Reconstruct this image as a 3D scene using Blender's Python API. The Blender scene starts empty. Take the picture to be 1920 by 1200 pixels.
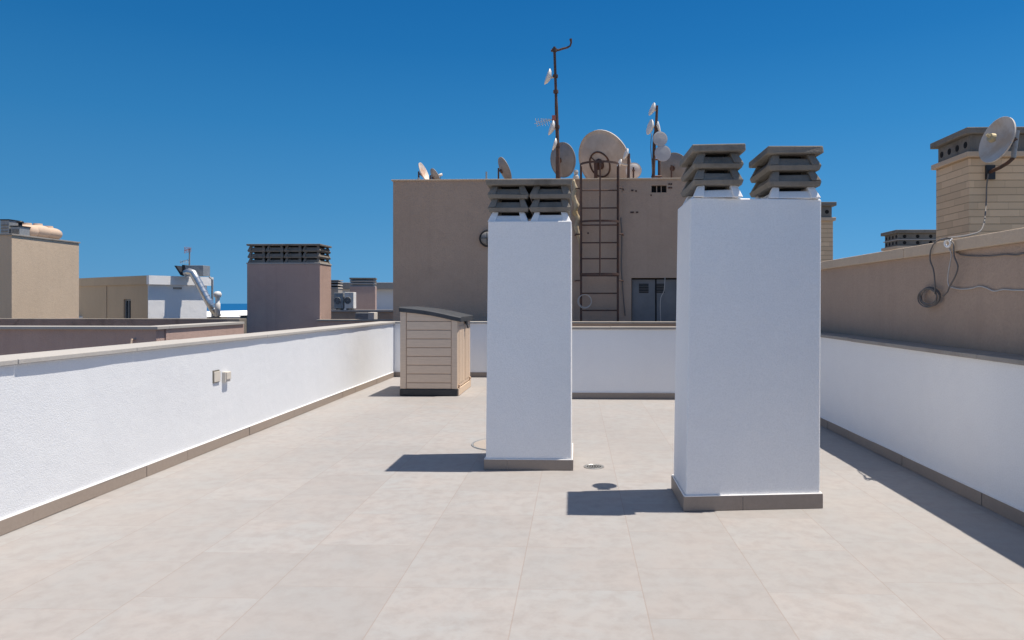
import bpy, math, random
from mathutils import Vector, Matrix
random.seed(7)
SC = bpy.context.scene
C = SC.collection
R = math.radians

# ------------------------------------------------------------------ camera
H = 1.387; F = 1339.0; YAW = 2.0; PX = 1033.0; HY = 569.0
cd = bpy.data.cameras.new("camera"); cam = bpy.data.objects.new("camera", cd); C.objects.link(cam)
cam.location = (0, 0, H); cam.rotation_euler = (R(90), 0, R(YAW))
cd.sensor_width = 36; cd.lens = 36 * F / 1920
cd.shift_x = (960 - PX) / 1920; cd.shift_y = -(600 - HY) / 1920
cd.clip_start = 0.05; cd.clip_end = 80000
SC.camera = cam
# ------------------------------------------------------------------ world, sun, exposure
SUN_EL = 71.0; SUN_AZ = 6.5          # azimuth measured from +X towards +Y
w = bpy.data.worlds.new("World"); SC.world = w; w.use_nodes = True
wn = w.node_tree; wn.nodes.clear()
sky = wn.nodes.new('ShaderNodeTexSky'); sky.sky_type = 'NISHITA'; sky.sun_disc = False
sky.sun_elevation = R(SUN_EL); sky.sun_rotation = R(90 - SUN_AZ)
sky.altitude = 0; sky.air_density = 1.0; sky.dust_density = 0.2; sky.ozone_density = 3.0
bg = wn.nodes.new('ShaderNodeBackground'); bg.inputs['Strength'].default_value = 0.082
hs = wn.nodes.new('ShaderNodeHueSaturation'); hs.inputs['Saturation'].default_value = 1.45
# clear, deep Mediterranean blue: the pale band at the horizon stays blue instead of yellowish
tc = wn.nodes.new('ShaderNodeTexCoord'); sx = wn.nodes.new('ShaderNodeSeparateXYZ'); mr = wn.nodes.new('ShaderNodeMapRange')
mr.inputs['From Min'].default_value = .42; mr.inputs['From Max'].default_value = .62; mr.inputs['To Min'].default_value = 1.0; mr.inputs['To Max'].default_value = 0.0
mx = wn.nodes.new('ShaderNodeMix'); mx.data_type = 'RGBA'
rp = wn.nodes.new('ShaderNodeValToRGB'); el = rp.color_ramp.elements
SKY = [(0.0, (104,165,211)), (.06, (90,157,207)), (.125, (74,146,201)), (.23, (52,130,191)), (.33, (35,114,179)), (.42, (25,103,170))]
lin = lambda v: ((v/255+.055)/1.055)**2.4
while len(el) < len(SKY): el.new(.5)
for i_, (p_, c_) in enumerate(SKY): el[i_].position = p_; el[i_].color = (*[lin(v) for v in c_], 1)
sc_ = wn.nodes.new('ShaderNodeVectorMath'); sc_.operation = 'SCALE'; mm_ = wn.nodes.new('ShaderNodeMath'); mm_.operation = 'MULTIPLY_ADD'
mm_.inputs[1].default_value = 1.8; mm_.inputs[2].default_value = 9.3
wn.links.new(sx.outputs[0], mm_.inputs[0]); wn.links.new(sx.outputs[2], rp.inputs[0]); wn.links.new(rp.outputs[0], sc_.inputs[0]); wn.links.new(mm_.outputs[0], sc_.inputs['Scale']); wn.links.new(sc_.outputs[0], mx.inputs[7])
ms = wn.nodes.new('ShaderNodeMapRange'); ms.inputs['From Min'].default_value = .38; ms.inputs['From Max'].default_value = .75
ms.inputs['To Min'].default_value = 1.48; ms.inputs['To Max'].default_value = .72; wn.links.new(sx.outputs[2], ms.inputs[0]); wn.links.new(ms.outputs[0], hs.inputs['Saturation'])
wo = wn.nodes.new('ShaderNodeOutputWorld')
wn.links.new(tc.outputs['Generated'], sx.inputs[0]); wn.links.new(sx.outputs[2], mr.inputs[0]); wn.links.new(mr.outputs[0], mx.inputs[0])
wn.links.new(sky.outputs[0], hs.inputs['Color']); wn.links.new(hs.outputs[0], mx.inputs[6]); wn.links.new(mx.outputs[2], bg.inputs[0]); wn.links.new(bg.outputs[0], wo.inputs[0])
sd = bpy.data.lights.new("sun", 'SUN'); sd.energy = 4.6; sd.angle = R(0.5); sd.color = (1, .905, .775)
so = bpy.data.objects.new("sun", sd); C.objects.link(so)
sv = Vector((math.cos(R(SUN_EL)) * math.cos(R(SUN_AZ)), math.cos(R(SUN_EL)) * math.sin(R(SUN_AZ)), math.sin(R(SUN_EL))))
so.rotation_euler = sv.to_track_quat('Z', 'Y').to_euler(); so.location = (20, 0, 40)
SC.view_settings.view_transform = 'Standard'; SC.view_settings.look = 'None'
SC.view_settings.exposure = 0.43; SC.view_settings.gamma = 1.0

# ------------------------------------------------------------------ photo measurements -> metres
cy, sy = math.cos(R(YAW)), math.sin(R(YAW))
def ray(x, y):
    a, b = (x - PX) / F, (HY - y) / F
    return Vector((a * cy - sy, a * sy + cy, b))
def onY(x, y, Y):
    d = ray(x, y); t = Y / d.y; return Vector((d.x * t, Y, H + d.z * t))
def onX(x, y, X):
    d = ray(x, y); t = X / d.x; return Vector((X, d.y * t, H + d.z * t))
def onZ(x, y, Z=0.0):
    d = ray(x, y); t = (Z - H) / d.z; return Vector((d.x * t, d.y * t, Z))

# ------------------------------------------------------------------ object helpers
def tag(o, label=None, cat=None, group=None, kind=None):
    if label: o['label'] = label
    if cat: o['category'] = cat
    if group: o['group'] = group
    if kind: o['kind'] = kind
    return o
def thing(name, label, cat, loc=(0, 0, 0), rz=0.0, group=None):
    o = bpy.data.objects.new(name, None); C.objects.link(o)
    o.empty_display_size = .2
    o.location = loc; o.rotation_euler = (0, 0, rz)
    return tag(o, label, cat, group)
def origin(o):
    v = Vector((0, 0, 0))
    while o is not None: v += o.location; o = o.parent
    return v
class MB:
    def __init__(s): s.v = []; s.f = []
    def add(s, vs, fs):
        n = len(s.v); s.v += [Vector(p) for p in vs]; s.f += [tuple(i + n for i in f) for f in fs]; return s
    def box(s, a, b):
        x0, y0, z0 = a; x1, y1, z1 = b
        return s.add([(x0,y0,z0),(x1,y0,z0),(x1,y1,z0),(x0,y1,z0),(x0,y0,z1),(x1,y0,z1),(x1,y1,z1),(x0,y1,z1)],
                     [(0,3,2,1),(4,5,6,7),(0,1,5,4),(1,2,6,5),(2,3,7,6),(3,0,4,7)])
    def loft(s, lo, hi):            # two polygons of equal count (counter-clockwise seen from above)
        n = len(lo)
        return s.add(list(lo) + list(hi), [tuple(range(n - 1, -1, -1)), tuple(range(n, 2 * n))] +
                     [(i, (i + 1) % n, n + (i + 1) % n, n + i) for i in range(n)])
    def slab(s, p0, p1, off):       # thin quad sheet between p0 and p1 (lists), thickness vector
        return s.loft(p0, [Vector(p) + off for p in p0])
    def tube(s, pts, r, n=8, cap=True):
        pts = [Vector(p) for p in pts]; m = len(pts)
        rs = r if isinstance(r, (list, tuple)) else [r] * m
        u = None; vs = []
        for i, p in enumerate(pts):
            t = (pts[min(i + 1, m - 1)] - pts[max(i - 1, 0)]).normalized()
            if u is None:
                u = t.orthogonal().normalized()
            u = (u - t * u.dot(t))
            if u.length < 1e-6: u = t.orthogonal()
            u.normalize(); q = t.cross(u)
            for k in range(n):
                a = 2 * math.pi * k / n
                vs.append(p + u * (rs[i] * math.cos(a)) + q * (rs[i] * math.sin(a)))
        fs = [(i*n+k, i*n+(k+1)%n, (i+1)*n+(k+1)%n, (i+1)*n+k) for i in range(m-1) for k in range(n)]
        if cap: fs += [tuple(range(n-1, -1, -1)), tuple(range((m-1)*n, m*n))]
        return s.add(vs, fs)
    def lathe(s, prof, c, ax=(0, 0, 1), n=28, closed=False):  # prof: list of (r, h) about axis ax through c
        c = Vector(c); ax = Vector(ax).normalized()
        u = ax.orthogonal().normalized(); q = ax.cross(u); vs = []; m = len(prof)
        for (r, h) in prof:
            for k in range(n):
                a = 2 * math.pi * k / n
                vs.append(c + ax * h + u * (max(r, 1e-4) * math.cos(a)) + q * (max(r, 1e-4) * math.sin(a)))
        rng = range(m if closed else m - 1)
        fs = [(i*n+k, i*n+(k+1)%n, ((i+1)%m)*n+(k+1)%n, ((i+1)%m)*n+k) for i in rng for k in range(n)]
        return s.add(vs, fs)
    def ring(s, c, ax, R0, r, n=32, k=8, squash=1.0, up=None):
        c = Vector(c); ax = Vector(ax).normalized(); u = (Vector(up) if up else ax.orthogonal()).normalized(); q = ax.cross(u)
        pts = [c + u * (R0 * math.cos(2*math.pi*i/n)) + q * (R0 * squash * math.sin(2*math.pi*i/n)) for i in range(n + 1)]
        return s.tube(pts, r, k, cap=False)
    def rough_cast(s, amp=.003):
        s.v = [p + Vector((random.uniform(-amp, amp), random.uniform(-amp, amp), random.uniform(-amp, amp))) for p in s.v]; return s
    def build(s, name, mat, parent=None, local=False, smooth=False, bevel=0.0, seg=2):
        off = Vector((0, 0, 0)) if (local or parent is None) else origin(parent)
        me = bpy.data.meshes.new(name); me.from_pydata([p - off for p in s.v], [], s.f); me.update()
        o = bpy.data.objects.new(name, me); C.objects.link(o)
        for m in (mat if isinstance(mat, (list, tuple)) else [mat]): me.materials.append(m)
        if smooth:
            for p in me.polygons: p.use_smooth = True
        if parent is not None: o.parent = parent
        if bevel:
            b = o.modifiers.new("bevel", 'BEVEL'); b.width = bevel; b.segments = seg; b.limit_method = 'ANGLE'; b.angle_limit = R(35)
            b.harden_normals = False
        return o
def recentre(o):
    """a thing that is one mesh built in world coordinates: put its origin at its base"""
    me = o.data; xs = [v.co.x for v in me.vertices]; ys = [v.co.y for v in me.vertices]; zs = [v.co.z for v in me.vertices]
    c = Vector(((min(xs)+max(xs))/2, (min(ys)+max(ys))/2, min(zs)))
    me.transform(Matrix.Translation(-c)); o.location = c; return o
def copy_tree(o, parent=None):
    c = o.copy(); C.objects.link(c); c.parent = parent
    for ch in list(o.children): copy_tree(ch, c)
    return c

# ------------------------------------------------------------------ materials
class NT:
    def __init__(s, name):
        s.m = bpy.data.materials.new(name); s.m.use_nodes = True; s.t = s.m.node_tree; s.n = s.t.nodes
        s.b = s.n['Principled BSDF']
    def node(s, typ, **kw):
        x = s.n.new(typ)
        for k, v in kw.items():
            if hasattr(x, k): setattr(x, k, v)
            else: x.inputs[k].default_value = v
        return x
    def link(s, a, b): s.t.links.new(a, b)
    def coord(s, scale=(1, 1, 1), world=True):
        if world: src = s.node('ShaderNodeNewGeometry').outputs['Position']
        else: src = s.node('ShaderNodeTexCoord').outputs['Object']
        if tuple(scale) == (1, 1, 1): return src
        mp = s.node('ShaderNodeMapping'); mp.inputs['Scale'].default_value = scale
        s.link(src, mp.inputs['Vector']); return mp.outputs[0]
    def noise(s, vec, scale, detail=4, rough=.55, dist=0.0):
        x = s.node('ShaderNodeTexNoise'); x.inputs['Scale'].default_value = scale; x.inputs['Detail'].default_value = detail
        x.inputs['Roughness'].default_value = rough; x.inputs['Distortion'].default_value = dist
        s.link(vec, x.inputs['Vector']); return x.outputs['Fac']
    def ramp(s, fac, stops):
        x = s.node('ShaderNodeValToRGB'); e = x.color_ramp.elements
        while len(e) < len(stops): e.new(.5)
        for i, (p, c) in enumerate(stops):
            e[i].position = p; e[i].color = (c, c, c, 1) if isinstance(c, (int, float)) else (*c, 1)
        s.link(fac, x.inputs[0]); return x.outputs[0]
    def mix(s, fac, a, b, mode='MIX'):
        x = s.node('ShaderNodeMix'); x.data_type = 'RGBA'; x.blend_type = mode
        for sock, val in ((x.inputs[0], fac), (x.inputs[6], a), (x.inputs[7], b)):
            if hasattr(val, 'is_linked') or hasattr(val, 'links'): s.link(val, sock)
            elif isinstance(val, (int, float)): sock.default_value = val
            else: sock.default_value = (*val, 1)
        return x.outputs[2]
    def math(s, op, a, b=None, c=None):
        x = s.node('ShaderNodeMath'); x.operation = op
        for i, val in enumerate((a, b, c)):
            if val is None: continue
            if isinstance(val, (int, float)): x.inputs[i].default_value = val
            else: s.link(val, x.inputs[i])
        return x.outputs[0]
    def bump(s, h, strength, dist=.01):
        x = s.node('ShaderNodeBump'); x.inputs['Strength'].default_value = strength; x.inputs['Distance'].default_value = dist
        s.link(h, x.inputs['Height']); s.link(x.outputs[0], s.b.inputs['Normal'])
    def base(s, c):
        if isinstance(c, tuple): s.b.inputs['Base Color'].default_value = (*c, 1)
        else: s.link(c, s.b.inputs['Base Color'])
    def rough(s, r, metal=0.0, spec=None):
        s.b.inputs['Roughness'].default_value = r; s.b.inputs['Metallic'].default_value = metal
        if spec is not None: s.b.inputs['Specular IOR Level'].default_value = spec
def scl(c, k): return tuple(min(1, x * k) for x in c)

def stucco(name, col, grain=70, bump=.5, var=.10, stain=None, stain_amt=.35, dist=.006, rough=.9, streak=0.0, wave=0.0):
    n = NT(name); co = n.coord()
    big = n.noise(co, .9, 5, .6); mid = n.noise(co, 9, 4, .6); fine = n.noise(co, grain, 3, .6)
    c = n.mix(n.ramp(big, [(.3, 0.0), (.7, 1.0)]), scl(col, 1 - var), scl(col, 1 + var * .8))
    c = n.mix(n.math('MULTIPLY', n.ramp(mid, [(.35, 0.0), (.7, 1.0)]), .35), c, scl(col, 1 - var * 1.3))
    c = n.mix(n.math('MULTIPLY', n.ramp(fine, [(.35, 1.0), (.6, 0.0)]), .22), c, scl(col, .72))
    if stain:
        st = n.noise(co, 2.3, 6, .7, .6)
        c = n.mix(n.math('MULTIPLY', n.ramp(st, [(.52, 0.0), (.75, 1.0)]), stain_amt), c, stain)
    if streak:
        sk = n.noise(n.coord((7, 7, .35)), 1.0, 5, .65)
        c = n.mix(n.math('MULTIPLY', n.ramp(sk, [(.5, 0.0), (.78, 1.0)]), streak), c, scl(col, .5))
    n.base(c); n.rough(rough, spec=.25)
    n.bump(n.math('ADD', n.math('ADD', fine, n.math('MULTIPLY', mid, .8)), n.math('MULTIPLY', n.noise(co, 2.2, 3, .5, .3), wave)), bump, dist)
    return n.m
def metal(name, col, rust=None, amt=.5, rough=.5, met=.6, scale=14):
    n = NT(name); co = n.coord(); a = n.noise(co, scale, 5, .65)
    c = n.mix(n.ramp(a, [(.3, 0.0), (.7, 1.0)]), scl(col, .82), scl(col, 1.12))
    if rust: c = n.mix(n.math('MULTIPLY', n.ramp(n.noise(co, scale * .7, 6, .7, .8), [(.45, 0.0), (.62, 1.0)]), amt), c, rust)
    n.base(c); n.rough(rough, met); n.bump(a, .25, .002); return n.m
def plain(name, col, rough=.6, met=0.0, var=.06, scale=12, bump=.1):
    n = NT(name); a = n.noise(n.coord(), scale, 4, .6)
    n.base(n.mix(n.ramp(a, [(.3, 0.0), (.7, 1.0)]), scl(col, 1 - var), scl(col, 1 + var))); n.rough(rough, met)
    if bump: n.bump(a, bump, .003)
    return n.m

M = {}
M['white'] = stucco('white_render_dimmed', (.735, .765, .81), grain=120, bump=.38, var=.02, dist=.007, stain=(.68, .70, .745), stain_amt=.35, wave=3.0, streak=.03)  # white dimmed in its colour so the sunlit left wall does not overexpose
M['white_lifted'] = stucco('white_render_lifted', (.90, .905, .915), grain=95, bump=.5, var=.02, dist=.005, stain=(.80, .80, .82), stain_amt=.3, wave=5.0, streak=.03)  # same white, brightened in the colour to lift the shaded faces
M['bead'] = plain('bright_white', (.85, .85, .85), .6)  # white of the bead that draws the sunlit line on the skirting top
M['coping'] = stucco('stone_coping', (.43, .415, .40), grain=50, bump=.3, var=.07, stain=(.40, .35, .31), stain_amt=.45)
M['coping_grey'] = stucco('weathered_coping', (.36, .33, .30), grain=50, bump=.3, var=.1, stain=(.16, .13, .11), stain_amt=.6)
M['skirt'] = stucco('skirting_tile', (.33, .275, .235), grain=40, bump=.12, var=.08, dist=.002, rough=.55)
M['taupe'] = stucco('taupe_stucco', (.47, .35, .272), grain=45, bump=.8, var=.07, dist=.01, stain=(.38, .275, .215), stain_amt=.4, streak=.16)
M['taupe_lit'] = stucco('taupe_stucco_lit', (.62, .49, .365), grain=45, bump=.6, var=.06, dist=.01, stain=(.52, .40, .30), stain_amt=.4, streak=.12)  # taupe lightened in the colour for parts the sun strikes
M['mauve'] = stucco('mauve_brown_stucco', (.51, .372, .33), grain=45, bump=.6, var=.08, dist=.01, stain=(.42, .29, .25), stain_amt=.5, streak=.2)
M['tan'] = stucco('tan_stucco', (.60, .475, .335), grain=45, bump=.5, var=.05, stain=(.5, .39, .28), stain_amt=.3, streak=.1)
M['concrete'] = stucco('weathered_concrete', (.235, .215, .19), grain=60, bump=.6, var=.14, dist=.006, stain=(.085, .078, .066), stain_amt=.85, streak=.45)
M['dark_void'] = plain('inner_shade', (.012, .012, .013), .95)  # near-black colour stands in for the shade inside openings
M['roof_grey'] = stucco('grey_roof_felt', (.22, .21, .20), grain=30, bump=.4, var=.12)
M['rust'] = metal('rusty_brown_iron', (.085, .055, .048), (.16, .07, .04), .6, .75, .2)
M['galv'] = metal('galvanised_steel', (.62, .64, .66), None, 0, .32, .85, 5)
M['grey_metal'] = metal('grey_sheet_metal', (.30, .32, .34), (.2, .2, .2), .3, .55, .3)
M['dish_grey'] = metal('dish_grey_paint', (.22, .225, .235), (.19, .18, .17), .4, .6, .1, 6)
M['dish_beige'] = metal('dish_beige_paint', (.46, .43, .40), (.36, .27, .21), .25, .65, .1, 4)
M['dish_white'] = metal('dish_white_paint', (.74, .73, .71), (.5, .36, .25), .25, .6, .0, 6)
M['link_white'] = plain('link_dish_plastic', (.72, .71, .69), .5, bump=0)
M['link_grey'] = plain('link_dish_grey', (.42, .42, .44), .6, bump=0)
M['dish_rusty'] = metal('dish_white_with_rust', (.74, .70, .65), (.50, .24, .12), .6, .7, .0, 5)
M['black'] = plain('black_plastic', (.022, .024, .028), .5)
M['lid'] = plain('charcoal_plastic_lid', (.045, .05, .058), .55, var=.2, scale=5)
M['cable'] = plain('dark_grey_cable', (.15, .14, .135), .6)
M['cable_white'] = plain('pale_cable', (.50, .48, .46), .6)
M['foam'] = stucco('old_cable_insulation', (.50, .42, .30), grain=60, bump=.6, var=.25, stain=(.42, .26, .08), stain_amt=.8)
M['door_blue'] = plain('blue_grey_door_paint', (.185, .19, .20), .6, .0, .1, 4)
M['glass'] = plain('dark_glass', (.04, .05, .06), .12, .0, .1)
M['lamp_glass'] = plain('frosted_lamp_glass', (.20, .20, .20), .35)
M['box_plastic'] = plain('off_white_plastic', (.62, .58, .52), .5)
M['terracotta'] = stucco('pale_terracotta_tank', (.60, .46, .36), grain=25, bump=.3, var=.10, stain=(.5, .3, .2), stain_amt=.4)
M['red_plastic'] = plain('faded_red_plastic', (.45, .13, .10), .5)
M['drain'] = metal('drain_steel', (.45, .45, .44), None, 0, .4, .7)

def cladding(name, col, course=.098, length=.40):
    n = NT(name); co = n.coord(); sp = n.node('ShaderNodeSeparateXYZ'); n.link(co, sp.inputs[0])
    z = n.math('DIVIDE', sp.outputs[2], course); fr = n.math('FRACT', z); row = n.math('FLOOR', z)
    u = n.math('ADD', n.math('DIVIDE', n.math('ADD', sp.outputs[0], sp.outputs[1]), length), n.math('MULTIPLY', row, .37))
    fu = n.math('FRACT', u)
    jz = n.math('LESS_THAN', fr, .12); ju = n.math('LESS_THAN', fu, .012)
    j = n.math('MAXIMUM', jz, n.math('MULTIPLY', ju, .42))
    cb = n.node('ShaderNodeCombineXYZ'); n.link(row, cb.inputs[0]); n.link(n.math('FLOOR', u), cb.inputs[1])
    wn_ = n.node('ShaderNodeTexWhiteNoise'); n.link(cb.outputs[0], wn_.inputs['Vector'])
    c = n.mix(wn_.outputs['Value'], scl(col, .86), scl(col, 1.1))
    c = n.mix(n.math('MULTIPLY', n.noise(co, 6, 5, .6), .5), c, scl(col, .8))
    c = n.mix(n.math('MULTIPLY', j, .6), c, scl(col, .42))
    n.base(c); n.rough(.85, spec=.25)
    n.bump(n.math('SUBTRACT', n.math('MULTIPLY', n.noise(co, 60, 3, .6), .2), j), .8, .01)
    return n.m
M['cladding'] = cladding('split_stone_cladding', (.74, .555, .37))

def siding():
    n = NT('beige_resin_siding'); co = n.coord(); sp = n.node('ShaderNodeSeparateXYZ'); n.link(co, sp.inputs[0])
    g = n.noise(n.coord((6, 6, 60)), 1.5, 4, .6)
    col = (.66, .52, .40)
    c = n.mix(n.ramp(g, [(.3, 0.0), (.7, 1.0)]), scl(col, .93), scl(col, 1.06))
    n.base(c); n.rough(.6); n.bump(g, .15, .003); return n.m
M['siding'] = siding()
M['siding_dark'] = plain('siding_groove', (.50, .365, .275), .7)

def floor_mat():
    n = NT('terrace_tiles'); co = n.coord(); sp = n.node('ShaderNodeSeparateXYZ'); n.link(co, sp.inputs[0])
    T = .6
    u = n.math('DIVIDE', n.math('SUBTRACT', sp.outputs[0], .321), T); col = n.math('FLOOR', u)
    wnn = n.node('ShaderNodeTexWhiteNoise'); wnn.noise_dimensions = '1D'; n.link(col, wnn.inputs['W'])
    v = n.math('ADD', n.math('DIVIDE', n.math('SUBTRACT', sp.outputs[1], .46), T), n.math('MULTIPLY', n.math('FLOOR', n.math('MULTIPLY', wnn.outputs['Value'], 4)), .25))
    fu = n.math('FRACT', u); fv = n.math('FRACT', v)
    def line(f, w_):
        d = n.math('MINIMUM', f, n.math('SUBTRACT', 1.0, f)); return n.math('LESS_THAN', d, w_)
    ju = line(fu, .0048); jv = line(fv, .004)
    cb = n.node('ShaderNodeCombineXYZ'); n.link(col, cb.inputs[0]); n.link(n.math('FLOOR', v), cb.inputs[1])
    wt = n.node('ShaderNodeTexWhiteNoise'); n.link(cb.outputs[0], wt.inputs['Vector'])
    # each tile has its own cloudy pattern: shift the noise by the tile id
    sh = n.node('ShaderNodeVectorMath'); sh.operation = 'MULTIPLY_ADD'; n.link(wt.outputs['Color'], sh.inputs[0]); sh.inputs[1].default_value = (9, 9, 9); n.link(co, sh.inputs[2])
    cl = n.noise(sh.outputs[0], 2.6, 5, .62, .4); cl2 = n.noise(sh.outputs[0], 11, 5, .65, .2)
    A = (.352, .328, .320); B = (.326, .332, .340); D = (.262, .240, .232)
    c = n.mix(n.ramp(cl, [(.32, 0.0), (.68, 1.0)]), A, B)
    c = n.mix(n.math('MULTIPLY', n.ramp(cl2, [(.42, 0.0), (.68, 1.0)]), .55), c, D)
    c = n.mix(n.math('MULTIPLY', wt.outputs['Value'], .42), c, (.270, .258, .255))
    c = n.mix(n.math('MULTIPLY', n.ramp(n.noise(co, .7, 4, .6), [(.4, 0.0), (.7, 1.0)]), .15), c, (.42, .41, .405))
    c = n.mix(n.math('MULTIPLY', ju, .42), c, (.26, .20, .17))
    c = n.mix(n.math('MULTIPLY', jv, .30), c, (.26, .20, .17))
    n.base(c); n.rough(.62, spec=.3)
    n.bump(n.math('SUBTRACT', n.math('MULTIPLY', n.noise(co, 45, 4, .6), .12), n.math('MAXIMUM', ju, jv)), .25, .003)
    return n.m
M['tiles'] = floor_mat()

# ================================================================== THE SETTING
XL, XR = -3.44, 2.79           # inner faces of the side parapets
YB1, YB2, XS = 10.4, 13.4, -.60  # near and far back parapet, where they step
ZG = -12.0
def sea_mat():
    n = NT('sea_water'); co = n.coord((.02, .006, 1))
    c = n.mix(n.noise(co, 1, 5, .6), (.004, .075, .21), (.006, .10, .26)); n.base(c); n.rough(.6, spec=.08)
    n.bump(n.noise(n.coord(), .6, 4, .6), .15, .5); return n.m
o = MB().add([(-60000, 380, ZG-.5), (60000, 380, ZG-.5), (60000, 60000, ZG-.5), (-60000, 60000, ZG-.5)], [(0,1,2,3)]).build('sea', sea_mat()); tag(o, kind='structure')
o = MB().add([(-60000, -60000, ZG), (60000, -60000, ZG), (60000, 400, ZG), (-60000, 400, ZG)], [(0,1,2,3)]).build('ground', stucco('dry_ground', (.34, .29, .22), grain=2, bump=.2, var=.2)); tag(o, kind='structure')
fm = MB()
xw = 3.04
poly = [(XL-.33, -4), (xw, -4), (xw, YB1+.25), (XS+.0, YB1+.25), (XS+.0, YB2+.30), (XL-.33, YB2+.30)]
fm.loft([(x, y, ZG) for x, y in poly], [(x, y, 0) for x, y in poly])
o = fm.build('terrace_floor', [M['tiles'], M['taupe']])
for p in o.data.polygons: p.material_index = 0 if p.normal.z > .9 else 1
tag(o, kind='structure')

# ------------------------------------------------------------------ parapets
def wobble_box(mb, a, b, axis, step=.35, amp=.003):
    """a wall box cut along its length, faces slightly uneven as hand-laid render is"""
    (x0, y0, z0), (x1, y1, z1) = a, b
    L0, L1 = (x0, x1) if axis == 'x' else (y0, y1)
    n = max(2, int((L1 - L0) / step)); secs = []
    for i in range(n + 1):
        t = L0 + (L1 - L0) * i / n; d = random.uniform(-amp, amp); e = random.uniform(-amp, amp)
        if axis == 'y': secs.append([(x0+d, t, z0), (x1+d, t, z0), (x1+e, t, z1), (x0+e, t, z1)])
        else: secs.append([(t, y1+d, z0), (t, y0+d, z0), (t, y0+e, z1), (t, y1+e, z1)])
    vs = [p for s_ in secs for p in s_]
    fs = [(i*4+k, i*4+(k+1)%4, (i+1)*4+(k+1)%4, (i+1)*4+k) for i in range(n) for k in range(4)]
    fs = [tuple(reversed(f)) for f in fs] + [(0,1,2,3), (n*4+3, n*4+2, n*4+1, n*4)]
    mb.add(vs, fs); return mb
def coping_strip(mb, c0, c1, width, z, th, axis, seg=1.15, gap=.002):
    """coping stones laid end to end, each minutely out of line"""
    L0, L1 = c0, c1; n = max(1, round((L1 - L0) / seg)); s_ = (L1 - L0) / n
    for i in range(n):
        a0, a1 = L0 + i*s_ + gap/2, L0 + (i+1)*s_ - gap/2
        dz = random.uniform(-.002, .002); dx = random.uniform(-.003, .003)
        if axis == 'y': mb.box((width[0]+dx, a0, z+dz), (width[1]+dx, a1, z+th+dz))
        else: mb.box((a0, width[0]+dx, z+dz), (a1, width[1]+dx, z+th+dz))
    return mb
ZP = 1.045
# left parapet
t = thing('parapet_wall', 'long white rendered low wall in full sun along the left side of the terrace', 'wall', (XL-.15, 5, 0))
wobble_box(MB(), (XL-.30, -4, 0.002), (XL, YB2+.298, ZP-.035), 'y').build('wall_face', M['white'], t)
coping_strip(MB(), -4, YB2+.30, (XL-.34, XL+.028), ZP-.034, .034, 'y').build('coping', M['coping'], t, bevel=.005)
coping_strip(MB(), -4, YB2-.014, (XL, XL+.012), .003, .088, 'y', .6, .003).build('skirting', M['skirt'], t)
MB().tube([(XL+.006, -4, .094), (XL+.006, YB2-.014, .094)], .008, 6).build('lit_grout_bead', M['bead'], t)  # white grout bead, doubling as the overexposed lit line of the skirting top
# back parapet, far stretch (left)
t = thing('parapet_wall', 'short white low wall at the far left end behind the storage box', 'wall', (-2, YB2, 0))
MB().box((XL+.003, YB2, .002), (XS, YB2+.28, ZP-.035)).build('wall_face', M['white_lifted'], t)
coping_strip(MB(), XL+.03, XS, (YB2-.03, YB2+.30), ZP-.034, .034, 'x').build('coping', M['coping'], t, bevel=.005)
MB().box((XL+.013, YB2-.013, .003), (XS, YB2, .09)).build('skirting', M['skirt'], t)
# back parapet, near stretch
t = thing('parapet_wall', 'shaded white low wall across the back between the two white chimneys', 'wall', (1, YB1, 0))
wobble_box(MB(), (XS, YB1, .002), (XR-.003, YB1+.24, ZP-.035), 'x', .4, .0015).build('wall_face', M['white_lifted'], t)
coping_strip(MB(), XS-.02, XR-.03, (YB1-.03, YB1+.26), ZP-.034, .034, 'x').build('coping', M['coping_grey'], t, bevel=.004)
MB().box((XS, YB1-.013, .003), (XR-.013, YB1, .09)).build('skirting', M['skirt'], t)
MB().tube([(XS, YB1-.006, .094), (XR-.013, YB1-.006, .094)], .006, 6).build('lit_grout_bead', M['bead'], t)
# return wall linking the two
t = thing('parapet_wall', 'white return wall behind the slim chimney joining both back walls', 'wall', (XS, 12, 0))
MB().box((XS+.002, YB1+.242, .002), (XS+.24, YB2-.002, ZP-.035)).build('wall_face', M['white_lifted'], t)
MB().box((XS-.02, YB1+.262, ZP-.034), (XS+.26, YB2-.034, ZP)).build('coping', M['coping_grey'], t)
# right parapet
t = thing('parapet_wall', 'shaded white low wall along the right side under the brown wall', 'wall', (XR+.1, 4, 0))
wobble_box(MB(), (XR, -4, .002), (xw-.002, YB1+.24, ZP-.04), 'y', .5, .002).build('wall_face', M['white_lifted'], t)
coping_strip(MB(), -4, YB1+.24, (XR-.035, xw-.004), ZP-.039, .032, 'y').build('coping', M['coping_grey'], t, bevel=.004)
coping_strip(MB(), -4, YB1-.014, (XR-.012, XR), .003, .088, 'y', .6, .003).build('skirting', M['skirt'], t)
MB().tube([(XR-.006, -4, .094), (XR-.006, YB1-.014, .094)], .006, 6).build('lit_grout_bead', M['bead'], t)

# brown side wall of the neighbouring roof, right
zt = 1.90
t = thing('building_wall', 'tall brown stucco wall rising behind the right white parapet with cables on it', 'wall', (3.2, 4, 0))
wobble_box(MB(), (xw, -4, ZG), (xw+.26, 13.0, zt-.10), 'y', .6, .003).build('wall_face', M['taupe'], t)
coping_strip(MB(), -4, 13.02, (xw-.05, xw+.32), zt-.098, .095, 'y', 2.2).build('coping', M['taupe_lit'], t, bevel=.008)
o = MB().box((xw+.262, -4, ZG), (12, 22, .6)).build('roof', M['roof_grey']); tag(o, kind='structure'); recentre(o)

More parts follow.
